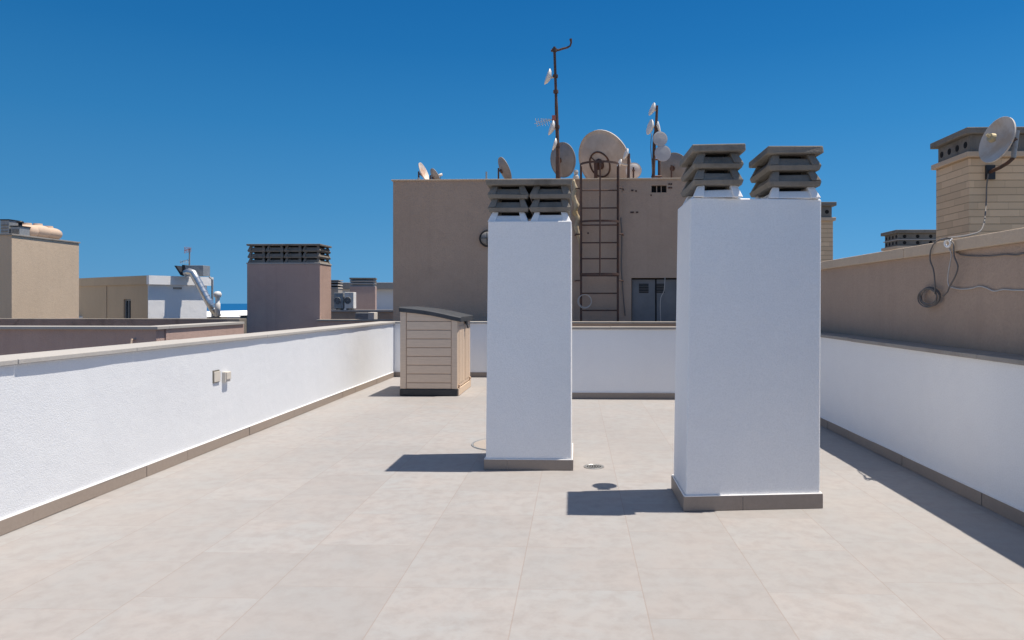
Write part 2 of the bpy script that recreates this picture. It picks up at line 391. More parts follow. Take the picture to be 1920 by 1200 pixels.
# ------------------------------------------------------------------ chimney cowls
T0 = .74     # the lowest tier has no lip and is shorter
def cowl_mb(w_, d_, z0, tiers, th, white_first=False, cap=.055, cx=0, cyy=0, div=(1, 1)):
    """louvred precast cowl: returns lists (louvre tiers, cap, inside). Each tier: lip, sloping slats, flared corner posts."""
    tm = []; ins = MB()
    for k in range(tiers):
        m = MB(); z = z0 + (0 if k == 0 else T0*th + (k-1)*th); lip = .0 if k == 0 else .034; hw, hd = w_/2, d_/2
        if lip: m.loft([(cx-hw+.012, cyy-hd+.012, z), (cx+hw-.012, cyy-hd+.012, z), (cx+hw-.012, cyy+hd-.012, z), (cx-hw+.012, cyy+hd-.012, z)],
                       [(cx-hw, cyy-hd, z+lip), (cx+hw, cyy-hd, z+lip), (cx+hw, cyy+hd, z+lip), (cx-hw, cyy+hd, z+lip)])
        zb, ze = z + lip, z + (T0*th if k == 0 else th); sl = .036; pw = .058
        for sx in (-1, 1):
            for sy_ in (-1, 1):
                x0, y0 = cx + sx*(hw-.004), cyy + sy_*(hd-.004); xi, yi = x0 - sx*pw*1.15, y0 - sy_*pw*1.15
                xt, yt = x0 - sx*sl, y0 - sy_*sl; xti, yti = xt - sx*pw*.8, yt - sy_*pw*.8
                lo = [(x0,y0,zb),(xi,y0,zb),(xi,yi,zb),(x0,yi,zb)]; hi = [(xt,yt,ze),(xti,yt,ze),(xti,yti,ze),(xt,yti,ze)]
                if sx * sy_ < 0: lo.reverse(); hi.reverse()
                m.loft(lo, hi)
        zs = zb + (ze - zb) * .66; fr = .68; e = .018
        for s_ in (-1, 1):   # sloping slats between the posts
            yo = cyy + s_*(hd-e); yt = yo - s_*sl*fr*1.25
            lo = [(cx-hw+.06, yo, zb), (cx+hw-.06, yo, zb), (cx+hw-.06, yo-s_*.028, zb), (cx-hw+.06, yo-s_*.028, zb)]
            hi = [(cx-hw+.06, yt, zs), (cx+hw-.06, yt, zs), (cx+hw-.06, yt-s_*.028, zs), (cx-hw+.06, yt-s_*.028, zs)]
            if s_ > 0: lo.reverse(); hi.reverse()
            m.loft(lo, hi)
            xo = cx + s_*(hw-e); xt = xo - s_*sl*fr*1.25
            lo = [(xo, cyy+hd-.06, zb), (xo, cyy-hd+.06, zb), (xo-s_*.028, cyy-hd+.06, zb), (xo-s_*.028, cyy+hd-.06, zb)]
            hi = [(xt, cyy+hd-.06, zs), (xt, cyy-hd+.06, zs), (xt-s_*.028, cyy-hd+.06, zs), (xt-s_*.028, cyy+hd-.06, zs)]
            if s_ > 0: lo.reverse(); hi.reverse()
            m.loft(lo, hi)
        tm.append(m)
    ins.box((cx-w_/2+.11, cyy-d_/2+.11, z0), (cx+w_/2-.11, cyy+d_/2-.11, z0+(tiers-1+T0)*th))
    zc = z0 + (tiers-1+T0)*th; o_ = .006
    cp = MB().loft([(cx-w_/2-o_, cyy-d_/2-o_, zc), (cx+w_/2+o_, cyy-d_/2-o_, zc), (cx+w_/2+o_, cyy+d_/2+o_, zc), (cx-w_/2-o_, cyy+d_/2+o_, zc)],
                   [(cx-w_/2-o_, cyy-d_/2-o_, zc+cap), (cx+w_/2+o_, cyy-d_/2-o_, zc+cap), (cx+w_/2+o_, cyy+d_/2+o_, zc+cap), (cx-w_/2-o_, cyy+d_/2+o_, zc+cap)])
    return tm, cp, ins
def add_cowl(parent, w_, d_, z0, tiers, th, cx, cyy, white_first=True, cap=.055, bev=.006):
    """a cowl part holding its louvre tiers, cap and dark box of inner shade as sub-parts, local to the thing"""
    tm, cp, ins = cowl_mb(w_, d_, z0, tiers, th, white_first, cap, cx, cyy)
    c = ins.build('cowl', M['dark_void'], parent, local=True)
    for i, m in enumerate(tm):
        q = m.rough_cast(.0035).build('louvre', M['white_lifted'] if (i == 0 and white_first) else M['concrete'], c, local=True, bevel=bev)
        if i == 0 and white_first: q['label'] = 'lowest louvre tier painted white'
    cp.rough_cast(.005).build('cap_slab', M['concrete'], c, local=True, bevel=bev*1.4)
    return c
# slim chimney
Y1 = 5.94; X1a, X1b = -.752, -.036; zt1 = 2.075; d1 = .66
t = thing('chimney_stack', 'slim white chimney with one wide louvred grey cowl, beside the storage box', 'chimney', ((X1a+X1b)/2, Y1+d1/2, 0))
hw = (X1b-X1a)/2; hd = d1/2
MB().loft([(-hw,-hd,.002),(hw,-hd,.002),(hw,hd,.002),(-hw,hd,.002)], [(-hw+.02,-hd,zt1),(hw,-hd,zt1),(hw,hd,zt1),(-hw+.02,hd,zt1)]).build('shaft', M['white_lifted'], t, local=True, bevel=.008)
def pillar_skirt(t, hw, hd, h_, s_=.014):
    m = MB()
    m.box((-hw-s_, -hd-s_, .003), (-hw+.5*hw, -hd-.001, h_)); m.box((-hw+.5*hw+.002, -hd-s_, .003), (hw+s_, -hd-.001, h_))
    m.box((-hw-s_, hd+.001, .003), (hw+s_, hd+s_, h_)); m.box((-hw-s_, -hd+.001, .003), (-hw-.001, hd-.001, h_)); m.box((hw+.001, -hd+.001, .003), (hw+s_, hd-.001, h_))
    m.build('skirting', M['skirt'], t, local=True)
    b = MB(); z = h_ + .002; k = .007
    b.tube([(-hw-k, -hd-k, z), (hw+k, -hd-k, z), (hw+k, hd+k, z), (-hw-k, hd+k, z), (-hw-k, -hd-k, z)], .007, 6); b.build('lit_grout_bead', M['bead'], t, local=True)
pillar_skirt(t, hw, hd, .086)
for i, cx in enumerate((-hw/2+.005, hw/2+.002)):
    tm, cp, ins = cowl_mb(hw-.008, d1-.03, zt1+.001, 3, .110, cx=cx)
    c = ins.build('cowl', M['dark_void'], t, local=True)
    for k, m in enumerate(tm):
        q = m.rough_cast(.0035).build('louvre', M['white_lifted'] if k == 0 else M['concrete'], c, local=True, bevel=.005)
        if k == 0: q['label'] = 'lowest louvre tier painted white'
zc = zt1+.001+.110*(2+T0)
MB().loft([(-hw+.005,-hd+.005,zc),(hw-.005,-hd+.005,zc),(hw-.005,hd-.005,zc),(-hw+.005,hd-.005,zc)], [(-hw-.004,-hd-.004,zc+.045),(hw+.006,-hd-.004,zc+.045),(hw+.006,hd+.004,zc+.045),(-hw-.004,hd+.004,zc+.045)]).build('cap_slab', M['concrete'], t, local=True, bevel=.006)
# big chimney: plan measured at its four skirting corners, not quite square
qa, qb, qc = onZ(1282, 959.5), onZ(1543, 953.5), onZ(1258.5, 916)
zt2 = 2.095; e_ = .014; ctr = (qb + qc) / 2; hd = (qc.y - qa.y) / 2; dvv = (qc - qa) * .94
def quad(k, z, dl=0, dr=0):
    """plan polygon grown by k about the shaft, in the thing's own frame"""
    P = [qa, qb, qb + dvv, qc]; sg = [(1, 1), (-1, 1), (-1, -1), (1, -1)]
    return [(p.x + sx_*(e_-k) + (dl if sx_ > 0 else dr) - ctr.x, p.y + sy_*(e_-k) - ctr.y, z) for p, (sx_, sy_) in zip(P, sg)]
t = thing('chimney_stack', 'broad white chimney in front carrying two separate grey louvred cowls', 'chimney', (ctr.x, ctr.y, 0))
MB().loft(quad(0, .002), quad(0, zt2, .032, .010)).build('shaft', M['white_lifted'], t, local=True, bevel=.010)
po, pi_ = quad(e_, .003), quad(.001, .003); sk = MB()
for i in range(4):
    j = (i+1) % 4; A0, A1, B1, B0 = [Vector(v) for v in (po[i], po[j], pi_[j], pi_[i])]; up = Vector((0, 0, .095))
    cuts = [0, .42, 1] if i == 0 else [0, .55, 1]
    for c0, c1 in zip(cuts[:-1], cuts[1:]):
        g0, g1 = c0 + (.003 if c0 else 0), c1
        lo = [A0.lerp(A1, g0), A0.lerp(A1, g1), B0.lerp(B1, g1), B0.lerp(B1, g0)]; sk.loft(lo, [v + up for v in lo])
sk.build('skirting', M['skirt'], t, local=True)
bp = quad(.007, .100); MB().tube(bp + bp[:1], .007, 6).build('lit_grout_bead', M['bead'], t, local=True)
for (a_, b_, ya, dd) in ((1300, 1396, 4.78, .58), (1441, 1542, 4.86, .54)):
    xa_, xb_ = onY(a_, 280, ya).x, onY(b_, 280, ya).x
    add_cowl(t, xb_-xa_, dd, zt2+.001, 3, .110, (xa_+xb_)/2 - ctr.x, ya + dd/2 - ctr.y, True, .052)
# lamp on its rear face
t = thing('wall_lamp', 'small mushroom lamp fixed high on the rear of the broad white chimney', 'lamp', (ctr.x-.30, ctr.y+hd+.02, 1.98))
MB().tube([(ctr.x-.30, ctr.y+hd-.03, 2.0), (ctr.x-.30, ctr.y+hd+.09, 2.0)], .045, 10).build('arm', M['grey_metal'], t)
MB().lathe([(0,.13),(.06,.12),(.085,.06),(.085,0),(0,0)], (ctr.x-.30, ctr.y+hd+.085, 1.94), n=20).build('lamp_shade', M['grey_metal'], t, smooth=True)

# ------------------------------------------------------------------ storage box
p0 = onZ(747, 744.5); p1 = onZ(854, 745.5)
bx0, bx1, by0 = p0.x, p1.x, 10.62; by1 = by0 + 1.28; zl, zr = 1.305, 1.165
t = thing('storage_box', 'beige slatted plastic storage shed with black sloping lid beside the left wall', 'shed', ((bx0+bx1)/2, (by0+by1)/2, 0))
MB().loft([(bx0+.012,by0+.012,.09),(bx1-.012,by0+.012,.09),(bx1-.012,by1-.012,.09),(bx0+.012,by1-.012,.09)],
          [(bx0+.012,by0+.012,zl-.02),(bx1-.012,by0+.012,zr-.02),(bx1-.012,by1-.012,zr-.02),(bx0+.012,by1-.012,zl-.02)]).build('body', M['siding_dark'], t)
sw = .085
m = MB()      # side panel planks
n_ = 7; zb = .20; ph = (1.12 - zb) / n_
def ztop(x): return zl + (zr - zl) * (x - bx0) / (bx1 - bx0) - .022
for i in range(n_):
    m.box((bx0+sw+.008, by0+.001, zb+i*ph+.006), (bx1-sw-.008, by0+.03, zb+(i+1)*ph-.006))
m.box((bx0+sw+.008, by0+.001, .112), (bx1-sw-.008, by0+.03, zb-.006))
x0, x1 = bx0+sw+.008, bx1-sw-.008
m.loft([(x0,by0+.001,1.126),(x1,by0+.001,1.126),(x1,by0+.03,1.126),(x0,by0+.03,1.126)], [(x0,by0+.001,ztop(x0)),(x1,by0+.001,ztop(x1)),(x1,by0+.03,ztop(x1)),(x0,by0+.03,ztop(x0))])
m.build('side_panel', M['siding'], t, bevel=.004)
for (x0, x1, y0, y1) in ((bx0-.004, bx0+sw, by0-.006, by0+.05), (bx1-sw, bx1+.004, by0-.006, by0+.05), (bx1-sw, bx1+.004, by1-.05, by1+.006), (bx0-.004, bx0+sw, by1-.05, by1+.006)):
    MB().loft([(x0,y0,.11),(x1,y0,.11),(x1,y1,.11),(x0,y1,.11)], [(x0,y0,ztop(x0)),(x1,y0,ztop(x1)),(x1,y1,ztop(x1)),(x0,y1,ztop(x0))]).build('corner_post', M['siding'], t, bevel=.006)
ym = (by0 + by1) / 2
for (y0, y1) in ((by0+.056, ym-.008), (ym+.008, by1-.056)):
    d_ = MB().box((bx1-.03, y0, .12), (bx1+.008, y1, zr-.03)).build('door', M['siding'], t, bevel=.008)
    mm = MB()
    for k in range(3): mm.box((bx1+.008, y0+.06+k*(y1-y0-.1)/3, .18), (bx1+.016, y0+.06+(k+1)*(y1-y0-.1)/3-.03, zr-.12))
    mm.build('raised_panel', M['siding'], d_, bevel=.004)
MB().box((bx0-.012, by0-.014, .003), (bx1+.004, by1+.012, .108)).build('base', M['black'], t, bevel=.012)
MB().box((bx1+.0045, by0+.02, .004), (bx1+.022, by1-.02, .112)).build('threshold', M['siding'], t, bevel=.004)
m = MB(); nx = 8; lo = []; 
prof = [(bx0-.02 + (bx1+.06-bx0+.02)*i/nx, 0) for i in range(nx+1)]
def lz(x):
    u = (x-bx0)/(bx1-bx0); return zl + (zr-zl)*u + .035*math.sin(math.pi*max(0,min(1,u))) * .6
vs = []
for (x, _) in prof:
    z = lz(x); vs += [(x, by0-.03, z-.045), (x, by0-.03, z+.018), (x, by0+.02, z+.032), (x, by1-.02, z+.032), (x, by1+.03, z+.018), (x, by1+.03, z-.045)]
fs = [(i*6+k, (i+1)*6+k, (i+1)*6+(k+1)%6, i*6+(k+1)%6) for i in range(nx) for k in range(6)] + [(0,1,2,3,4,5), tuple(nx*6+k for k in (5,4,3,2,1,0))]
m.add(vs, fs).build('lid', M['lid'], t, bevel=.006)
m = MB().box((bx1+.02, ym-.06, zr-.10), (bx1+.055, ym+.06, zr-.03)); m.tube([(bx1+.04, ym-.02, zr-.08), (bx1+.06, ym+.05, zr-.17)], .012, 6); m.build('latch', M['black'], t, bevel=.004)
for yy in (by0+.10, by1-.10): MB().box((bx1+.009, yy-.04, .125), (bx1+.03, yy+.04, .17)).build('hinge', M['siding_dark'], t, bevel=.004)

# ------------------------------------------------------------------ floor fittings
c = onZ(1113.5, 875.5)
t = thing('floor_drain', 'small round steel floor drain grate set in the tiles', 'drain', (c.x, c.y, .004))
MB().lathe([(.072,.004),(.075,.007),(.085,.007),(.087,.004),(.087,.0005),(.072,.0005)], (c.x, c.y, 0), n=36, closed=True).build('rim', M['drain'], t)
m = MB().lathe([(0,.0045),(.071,.0045),(.071,.001),(0,.001)], (c.x, c.y, 0), n=36); m.build('grate', M['drain'], t)
m = MB()
for r_, k_ in ((.056, 16), (.036, 10), (.016, 5)):
    for k in range(k_):
        a = 2*math.pi*k/k_; m.lathe([(0,.0056),(.0075,.0056),(.0075,.0046)], (c.x+r_*math.cos(a), c.y+r_*math.sin(a), 0), n=10)
m.build('hole', M['dark_void'], t)
c = onZ(948, 833)
t = thing('manhole_cover', 'round beige inspection cover with dark rim, half hidden behind the slim chimney', 'manhole cover', (c.x, c.y, .004))
MB().lathe([(0,.007),(.315,.006),(.315,.001),(0,.001)], (c.x, c.y, 0), n=48).build('cover', stucco('worn_cover', (.36,.32,.29), 30, .3, .15), t)
MB().lathe([(.318,.003),(.322,.009),(.334,.009),(.338,.003)], (c.x, c.y, 0), n=48).build('rim', M['grey_metal'], t)

# ------------------------------------------------------------------ fittings on the left wall
q = onX(406, 706, XL)
t = thing('socket_plate', 'flat square off-white blanking plate on the sunny left wall', 'wall plate', (q.x, q.y, q.z-.05))
m = MB(); MB().box((q.x, q.y-.075, q.z-.058), (q.x+.006, q.y+.045, q.z+.062)).build('gap_shade', plain('shadow_gap_dark', (.16,.15,.13), .9), t)  # dark sheet behind the plate paints the shadow around its edges
MB().box((q.x+.006, q.y-.064, q.z-.05), (q.x+.014, q.y+.05, q.z+.05)).build('plate', M['box_plastic'], t, bevel=.002)
q = onX(421, 707, XL)
t = thing('junction_box', 'small projecting beige socket box right of the flat plate on the left wall', 'junction box', (q.x, q.y, q.z-.05))
MB().box((q.x, q.y-.05, q.z-.045), (q.x+.035, q.y+.055, q.z+.055)).build('box', M['box_plastic'], t, bevel=.005)
MB().box((q.x+.035, q.y-.04, q.z-.02), (q.x+.045, q.y+.045, q.z+.05)).build('lid', M['box_plastic'], t, bevel=.003)

# ================================================================== STAIR HOUSING WITH THE AERIALS
YH = 14.5; zh = onY(760, 339.5, YH).z; xh0 = onY(737, 450, YH).x; xh1 = 2.85; yh1 = 19.5
dA = onY(1184, 521, YH); dB = onY(1262, 521, YH); dx0, dx1, dzt = dA.x, dA.x+1.0, dA.z
def wall_holes(mb, Y, x0, x1, z0, z1, holes, depth):
    xs = sorted({x0, x1, *[h[0] for h in holes], *[h[1] for h in holes]}); zs = sorted({z0, z1, *[h[2] for h in holes], *[h[3] for h in holes]})
    for i in range(len(xs)-1):
        for j in range(len(zs)-1):
            cx, cz = (xs[i]+xs[i+1])/2, (zs[j]+zs[j+1])/2
            if any(h[0] < cx < h[1] and h[2] < cz < h[3] for h in holes): continue
            mb.add([(xs[i],Y,zs[j]),(xs[i+1],Y,zs[j]),(xs[i+1],Y,zs[j+1]),(xs[i],Y,zs[j+1])], [(0,1,2,3)])
    for (a, b, c_, d_) in holes:
        mb.add([(a,Y,c_),(b,Y,c_),(b,Y,d_),(a,Y,d_),(a,Y+depth,c_),(b,Y+depth,c_),(b,Y+depth,d_),(a,Y+depth,d_)], [(0,3,7,4),(3,2,6,7),(2,1,5,6),(1,0,4,5)])
vA, vB = onY(1221.5, 361, YH), onY(1250, 347.5, YH)
t = thing('stair_housing', 'large flat-roofed brown stucco block behind the back wall, topped with dishes', 'building', ((xh0+xh1)/2, YH, 0))
m = MB(); wall_holes(m, YH, xh0, xh1, ZG, zh, [(dx0, dx1, -.02, dzt), (vA.x, vB.x, vA.z, vB.z)], .14)
m.add([(xh0,YH,ZG),(xh0,YH,zh),(xh0,yh1,zh),(xh0,yh1,ZG),(xh1,YH,ZG),(xh1,YH,zh),(xh1,yh1,zh),(xh1,yh1,ZG)], [(0,1,2,3),(4,7,6,5),(3,2,6,7),(1,5,6,2)])
m.build('wall', M['taupe'], t)
m = MB(); o_ = .03; z_ = zh+.001
m.box((xh0-o_, YH-o_, z_), (xh1+o_, YH+.22, z_+.028)); m.box((xh0-o_, yh1-.22, z_), (xh1+o_, yh1+o_, z_+.028)); m.box((xh0-o_, YH+.222, z_), (xh0+.22, yh1-.222, z_+.028)); m.box((xh1-.22, YH+.222, z_), (xh1+o_, yh1-.222, z_+.028))
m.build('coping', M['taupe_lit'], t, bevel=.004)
MB().box((dx0, YH+.141, -.02), (dx1, YH+.16, dzt)).build('door_gap_shade', M['dark_void'], t)  # near-black sheet behind the leaves gives the shade in the door gaps
dw = (dx1-dx0)/2
for k in range(2):
    a = dx0+.02+k*dw*1.0; b = a+dw-.03
    d_ = MB().box((a, YH+.105, 0), (b, YH+.140, dzt-.03)).build('door', M['door_blue'], t, bevel=.004)
    mm = MB(); ca, cb = onY(1198 + k*30, 549, YH+.105), onY(1216+k*30, 531, YH+.105)
    for j in range(6): z = ca.z + (cb.z-ca.z)*j/6; mm.loft([(ca.x,YH+.088,z),(cb.x,YH+.088,z),(cb.x,YH+.105,z+.012),(ca.x,YH+.105,z+.012)], [(ca.x,YH+.088,z+.008),(cb.x,YH+.088,z+.008),(cb.x,YH+.105,z+.022),(ca.x,YH+.105,z+.022)])
    mm.build('vent_grille', M['black'], d_)
v = MB().box((vA.x, YH+.1, vA.z), (vB.x, YH+.139, vB.z)).build('vent_opening', M['dark_void'], t)
for f_ in (.36, .66):
    x = vA.x+(vB.x-vA.x)*f_; MB().box((x-.007, YH+.03, vA.z), (x+.007, YH+.1, vB.z)).build('divider', M['taupe'], v)
# anchor stains / old fixing plates
for (a, b, c_) in ((1186,357,.03),(1193,358,.02),(1186,398,.045),(1195,398,.03),(1255,345,.02),(1259,345,.02),(1255,352,.025),(1259,352,.02),(1103,437,.02),(1221,366,.015)):
    p = onY(a, b, YH); MB().box((p.x-c_, YH-.012, p.z-.018), (p.x+c_*.6, YH-.001, p.z+.014)).build('old_fixing', M['rust'], t)
# brown parapet in front of the stair housing
t = thing('parapet_wall', 'low brown parapet seen just above the shaded back wall at the ladder foot', 'wall', (1, YB2, 0))
MB().box((XS+.262, YB2, ZG), (3.0, YB2+.28, ZP-.035)).build('wall_face', M['taupe'], t)
coping_strip(MB(), XS+.262, 3.0, (YB2-.03, YB2+.30), ZP-.034, .034, 'x').build('coping', M['coping_grey'], t, bevel=.004)
o = MB().box((XS+.003, YB1+.252, ZG), (3.03, 14.49, -.02)).build('roof', M['roof_grey']); tag(o, kind='structure'); recentre(o)

# ladder with safety cage
YR = YH - .22; YC = YH - .62
pL, pR = onY(1089.5, 450, YR), onY(1158.5, 450, YR)
t = thing('roof_ladder', 'rusty iron ladder with safety cage fixed to the brown block', 'ladder', ((pL.x+pR.x)/2, YR, 0))
ztp = onY(1120, 312, YR).z
for p in (pL, pR):
    MB().box((p.x-.022, YR-.03, .0), (p.x+.022, YR+.03, ztp)).build('rail', M['rust'], t, bevel=.004)
for yy in (357, 390, 422, 455, 485, 517, 550, 582, 614, 646):
    z = onY(1120, yy, YR).z; MB().tube([(pL.x, YR, z), (pR.x, YR, z)], .014, 8).build('rung', M['rust'], t)
for yy, fr in ((303, 1.0), (414, .45), (513.5, .45)):
    z = onY(1124, yy, YC+ (.0 if fr > .6 else .15)).z; cx = (pL.x+pR.x)/2; rw = (pR.x-pL.x)/2+.02; dep = .42 if fr > .6 else .27
    pts = [(cx - rw*math.cos(a), YR - dep*math.sin(a)**.8 if math.sin(a) > 1e-6 else YR, z) for a in [math.pi*i/14 for i in range(15)]]
    m = MB(); 
    for i in range(14):
        a_, b_ = Vector(pts[i]), Vector(pts[i+1]); dd = (b_-a_).normalized(); nn = Vector((dd.y, -dd.x, 0))*.005
        m.loft([a_-nn+Vector((0,0,-.02)), b_-nn+Vector((0,0,-.02)), b_+nn+Vector((0,0,-.02)), a_+nn+Vector((0,0,-.02))], [a_-nn+Vector((0,0,.02)), b_-nn+Vector((0,0,.02)), b_+nn+Vector((0,0,.02)), a_+nn+Vector((0,0,.02))])
    m.build('cage_hoop', M['rust'], t)
zc0 = onY(1124, 517, YC).z; zc1 = onY(1124, 303, YC).z
for fx, dep in ((-.98, .05), (0, .42), (.98, .05)):
    cx = (pL.x+pR.x)/2 + fx*((pR.x-pL.x)/2+.02)
    MB().tube([(cx, YR-dep+(.15 if fx==0 else 0), zc0), (cx, YR-dep+.012, zc1)], .015, 8).build('cage_bar', M['rust'], t)
for yy in (353, 439, 526):
    for p, s_ in ((pL, -1), (pR, 1)):
        z = onY(1120, yy, YR).z
        MB().tube([(p.x+s_*.012, YR, z), (p.x+s_*.10, YR+.02, z), (p.x+s_*.12, YH, z)], .014, 6).build('wall_bracket', M['rust'], t)

def hang(name, label, cat, pts, r, mat, Y=None, sm=3, group=None):
    """cable through photo-measured points; Y a depth or list of Vectors given"""
    P = [onY(a, b, Y) if Y is not None else Vector(a) for (a, b) in pts] if Y is not None else [Vector(p) for p in pts]
    Q = []
    for i in range(len(P)-1):
        p_1 = P[max(i-1, 0)]; p0_ = P[i]; p1_ = P[i+1]; p2_ = P[min(i+2, len(P)-1)]
        for k in range(sm):
            u = k/sm; Q.append(.5*((2*p0_) + (-p_1+p1_)*u + (2*p_1-5*p0_+4*p1_-p2_)*u*u + (-p_1+3*p0_-3*p1_+p2_)*u**3))
    Q.append(P[-1]); o = MB().tube(Q, r, 6).build(name, mat, smooth=True); recentre(o); tag(o, label, cat, group); return o
hang('cable_bundle', 'frayed pale yellowish cable bundle hanging between slim chimney and ladder', 'cable',
     [(1074,338),(1079,352),(1075,368),(1081,384),(1078,398),(1084,410),(1080,424),(1084,440),(1087,462),(1086,500)], [.045,.035,.03,.05,.045,.04,.055,.05,.045,.06,.05,.045,.06,.05,.045,.05,.055,.04,.06,.05,.045,.035,.03,.02,.015,.012,.01,.01], M['foam'], YH-.1)
m = MB(); c = onY(1096, 565, YR-.05); m.ring(c, (0,-1,.1), .135, .008, 36, 6); m.ring(c+Vector((.01,-.01,.01)), (.05,-1,.0), .128, .006, 36, 6)
o = m.build('cable_coil', M['cable_white'], smooth=True); recentre(o); tag(o, 'thin pale cable coil hung on the left rail of the ladder', 'cable')
hang('cable', 'thin pale cable hanging down across the blue-grey double door', 'cable', [(1247,520),(1245,545),(1239,558),(1238,580),(1239,606)], .007, M['cable_white'], YH-.03)
hang('cable', 'thin dark conduit running down the brown block just right of the ladder', 'cable', [(1164,408),(1166,450),(1165,500),(1168,545),(1172,592)], .010, M['cable'], YH-.012)
# bulkhead lamp
c = onY(914, 447, YH-.05)
t = thing('bulkhead_lamp', 'black caged oval wall lamp peeking out left of the slim chimney', 'lamp', (c.x, YH, c.z-.15))
MB().lathe([(0,0),(.175,0),(.175,.03),(.15,.04),(0,.04)], (c.x, YH-.001, c.z), (0,-1,0), 28).build('base', M['black'], t, smooth=False)
MB().lathe([(.14,.04),(.13,.10),(.08,.13),(0,.14)], (c.x, YH-.001, c.z), (0,-1,0), 24).build('lamp_glass', M['lamp_glass'], t, smooth=True)
m = MB().ring((c.x, YH-.07, c.z), (0,-1,0), .155, .009)
for a in (0, 90):
    u = Vector((math.cos(R(a)), 0, math.sin(R(a)))); m.tube([Vector((c.x,YH-.03,c.z))+u*.16, Vector((c.x,YH-.12,c.z))+u*.11, Vector((c.x,YH-.155,c.z)), Vector((c.x,YH-.12,c.z))-u*.11, Vector((c.x,YH-.03,c.z))-u*.16], .007, 6)
m.build('guard', M['black'], t)

# ------------------------------------------------------------------ dishes and masts
def dish(label, c, dia, n, mat, foot=None, lnb=True, name='satellite_dish', cat='satellite dish', depth=.14, group=None, mount=M['rust'], ring=False, arm=.55):
    c = Vector(c); n = Vector(n).normalized(); r = dia/2
    base = Vector(foot) if foot is not None else c
    t = thing(name, label, cat, base, 0, group)
    N = 8; prof = [(r*i/N, depth*dia*((i/N)**2) - depth*dia) for i in range(N+1)]
    th = .018*max(dia, .4)
    back = [(a, b - th) for a, b in reversed(prof)]
    lip = [(r+.012*dia, .004), (r+.012*dia, -th*1.6)]
    MB().lathe(prof + lip + back, c, n, 40).build('reflector', mat, t, smooth=True)
    if lnb:
        up = (Vector((0,0,1)) - n*n.z).normalized(); f = c + n*(arm*dia)
        MB().tube([c - up*r*.95, f - up*.06*dia], .012*max(dia,.5), 6).build('feed_arm', mount, t)
        MB().lathe([(0,-.04),(.028,-.04),(.03,.02),(.022,.09),(0,.09)], f, (c - f).normalized(), 12).build('feed_horn', M['box_plastic'], t, smooth=True)
    back_c = c - n*(depth*dia+th)
    mm = MB(); mm.lathe([(0,0),(.09*dia,0),(.08*dia,-.05*dia),(0,-.05*dia)], back_c, n, 14)
    if foot is not None:
        b2 = Vector((foot[0], foot[1], back_c.z)); mm.tube([back_c - n*.02*dia, b2], .02*max(dia,.5), 8)
    mm.build('bracket', mount, t)
    if ring:
        cr = c - Vector((.02,0,.02)); rm = MB().ring(cr - n*(depth*dia*.62+.05), n, r*.40, .020, 36, 8)
        u1 = n.orthogonal().normalized(); q1 = n.cross(u1)
        for k in range(3):
            a = k*math.pi*2/3+.3; dv = u1*math.cos(a)+q1*math.sin(a); rm.tube([back_c - n*.03, cr - n*(depth*dia*.62+.05) + dv*r*.40], .011, 6)
        rm.build('ring_frame', M['rust'], t, smooth=True)
    if foot is not None:
        MB().tube([foot, (foot[0], foot[1], back_c.z+.06)], .03*max(dia,.6), 10).build('post', mount, t)
        MB().box((foot[0]-.08, foot[1]-.08, foot[2]), (foot[0]+.08, foot[1]+.08, foot[2]+.012)).build('foot_plate', mount, t)
    return t
ZR = zh + .03
def roofdish(label, px, py, Y, dia, n, mat, **k):
    c = onY(px, py, Y); n_ = Vector(n).normalized(); b = c - n_*(.2*dia); return dish(label, c, dia, n, mat, foot=(b.x - n_.x*.05, b.y - n_.y*.05, ZR - (.028 if Y > YH+.22 else 0)), **k)
roofdish('rust-streaked white dish, leftmost on the roof of the brown block', 796, 324, 15.3, .46, (.93, -.14, .38), M['dish_rusty'], lnb=False)
roofdish('small grey dish just right of the rust-streaked one', 817, 332, 15.6, .40, (.76, .42, .45), M['dish_grey'], arm=.3)
roofdish('grey dish with bright edge standing above the slim chimney cowl', 947, 318, 15.4, .56, (.82, .34, .40), M['dish_grey'], lnb=False)
roofdish('upright oval grey dish directly behind the tall antenna mast', 1056, 300, 15.9, .76, (.68, .68, .18), M['dish_grey'], lnb=False)
roofdish('huge tilted beige dish with rusty ring frame above the ladder', 1134, 303, 16.4, 1.44, (.62, .65, .42), M['dish_beige'], ring=True, lnb=False, depth=.12)
roofdish('small round pale dish at the right edge of the huge beige dish', 1188, 320, 15.6, .34, (.1, .97, .12), M['dish_white'], lnb=False)
roofdish('grey dish at the right end of the roof, partly behind a cowl', 1263, 315, 15.9, .66, (.35, .85, .25), M['dish_grey'], lnb=False)
for px, top, lb in ((912, 322, 'short thin grey rod standing on the roof edge left of the slim chimney cowl'), (785, 333, 'tiny dark peg on the roof edge under the rust-streaked dish')):
    p = onY(px, 338, 14.6); q = onY(px, top, 14.6); o = MB().tube([p, q], .018, 8).tube([p+Vector((0,0,.0)), p+Vector((0,0,.03))], .035, 8).build('roof_peg', M['grey_metal']); recentre(o); tag(o, lb, 'peg')

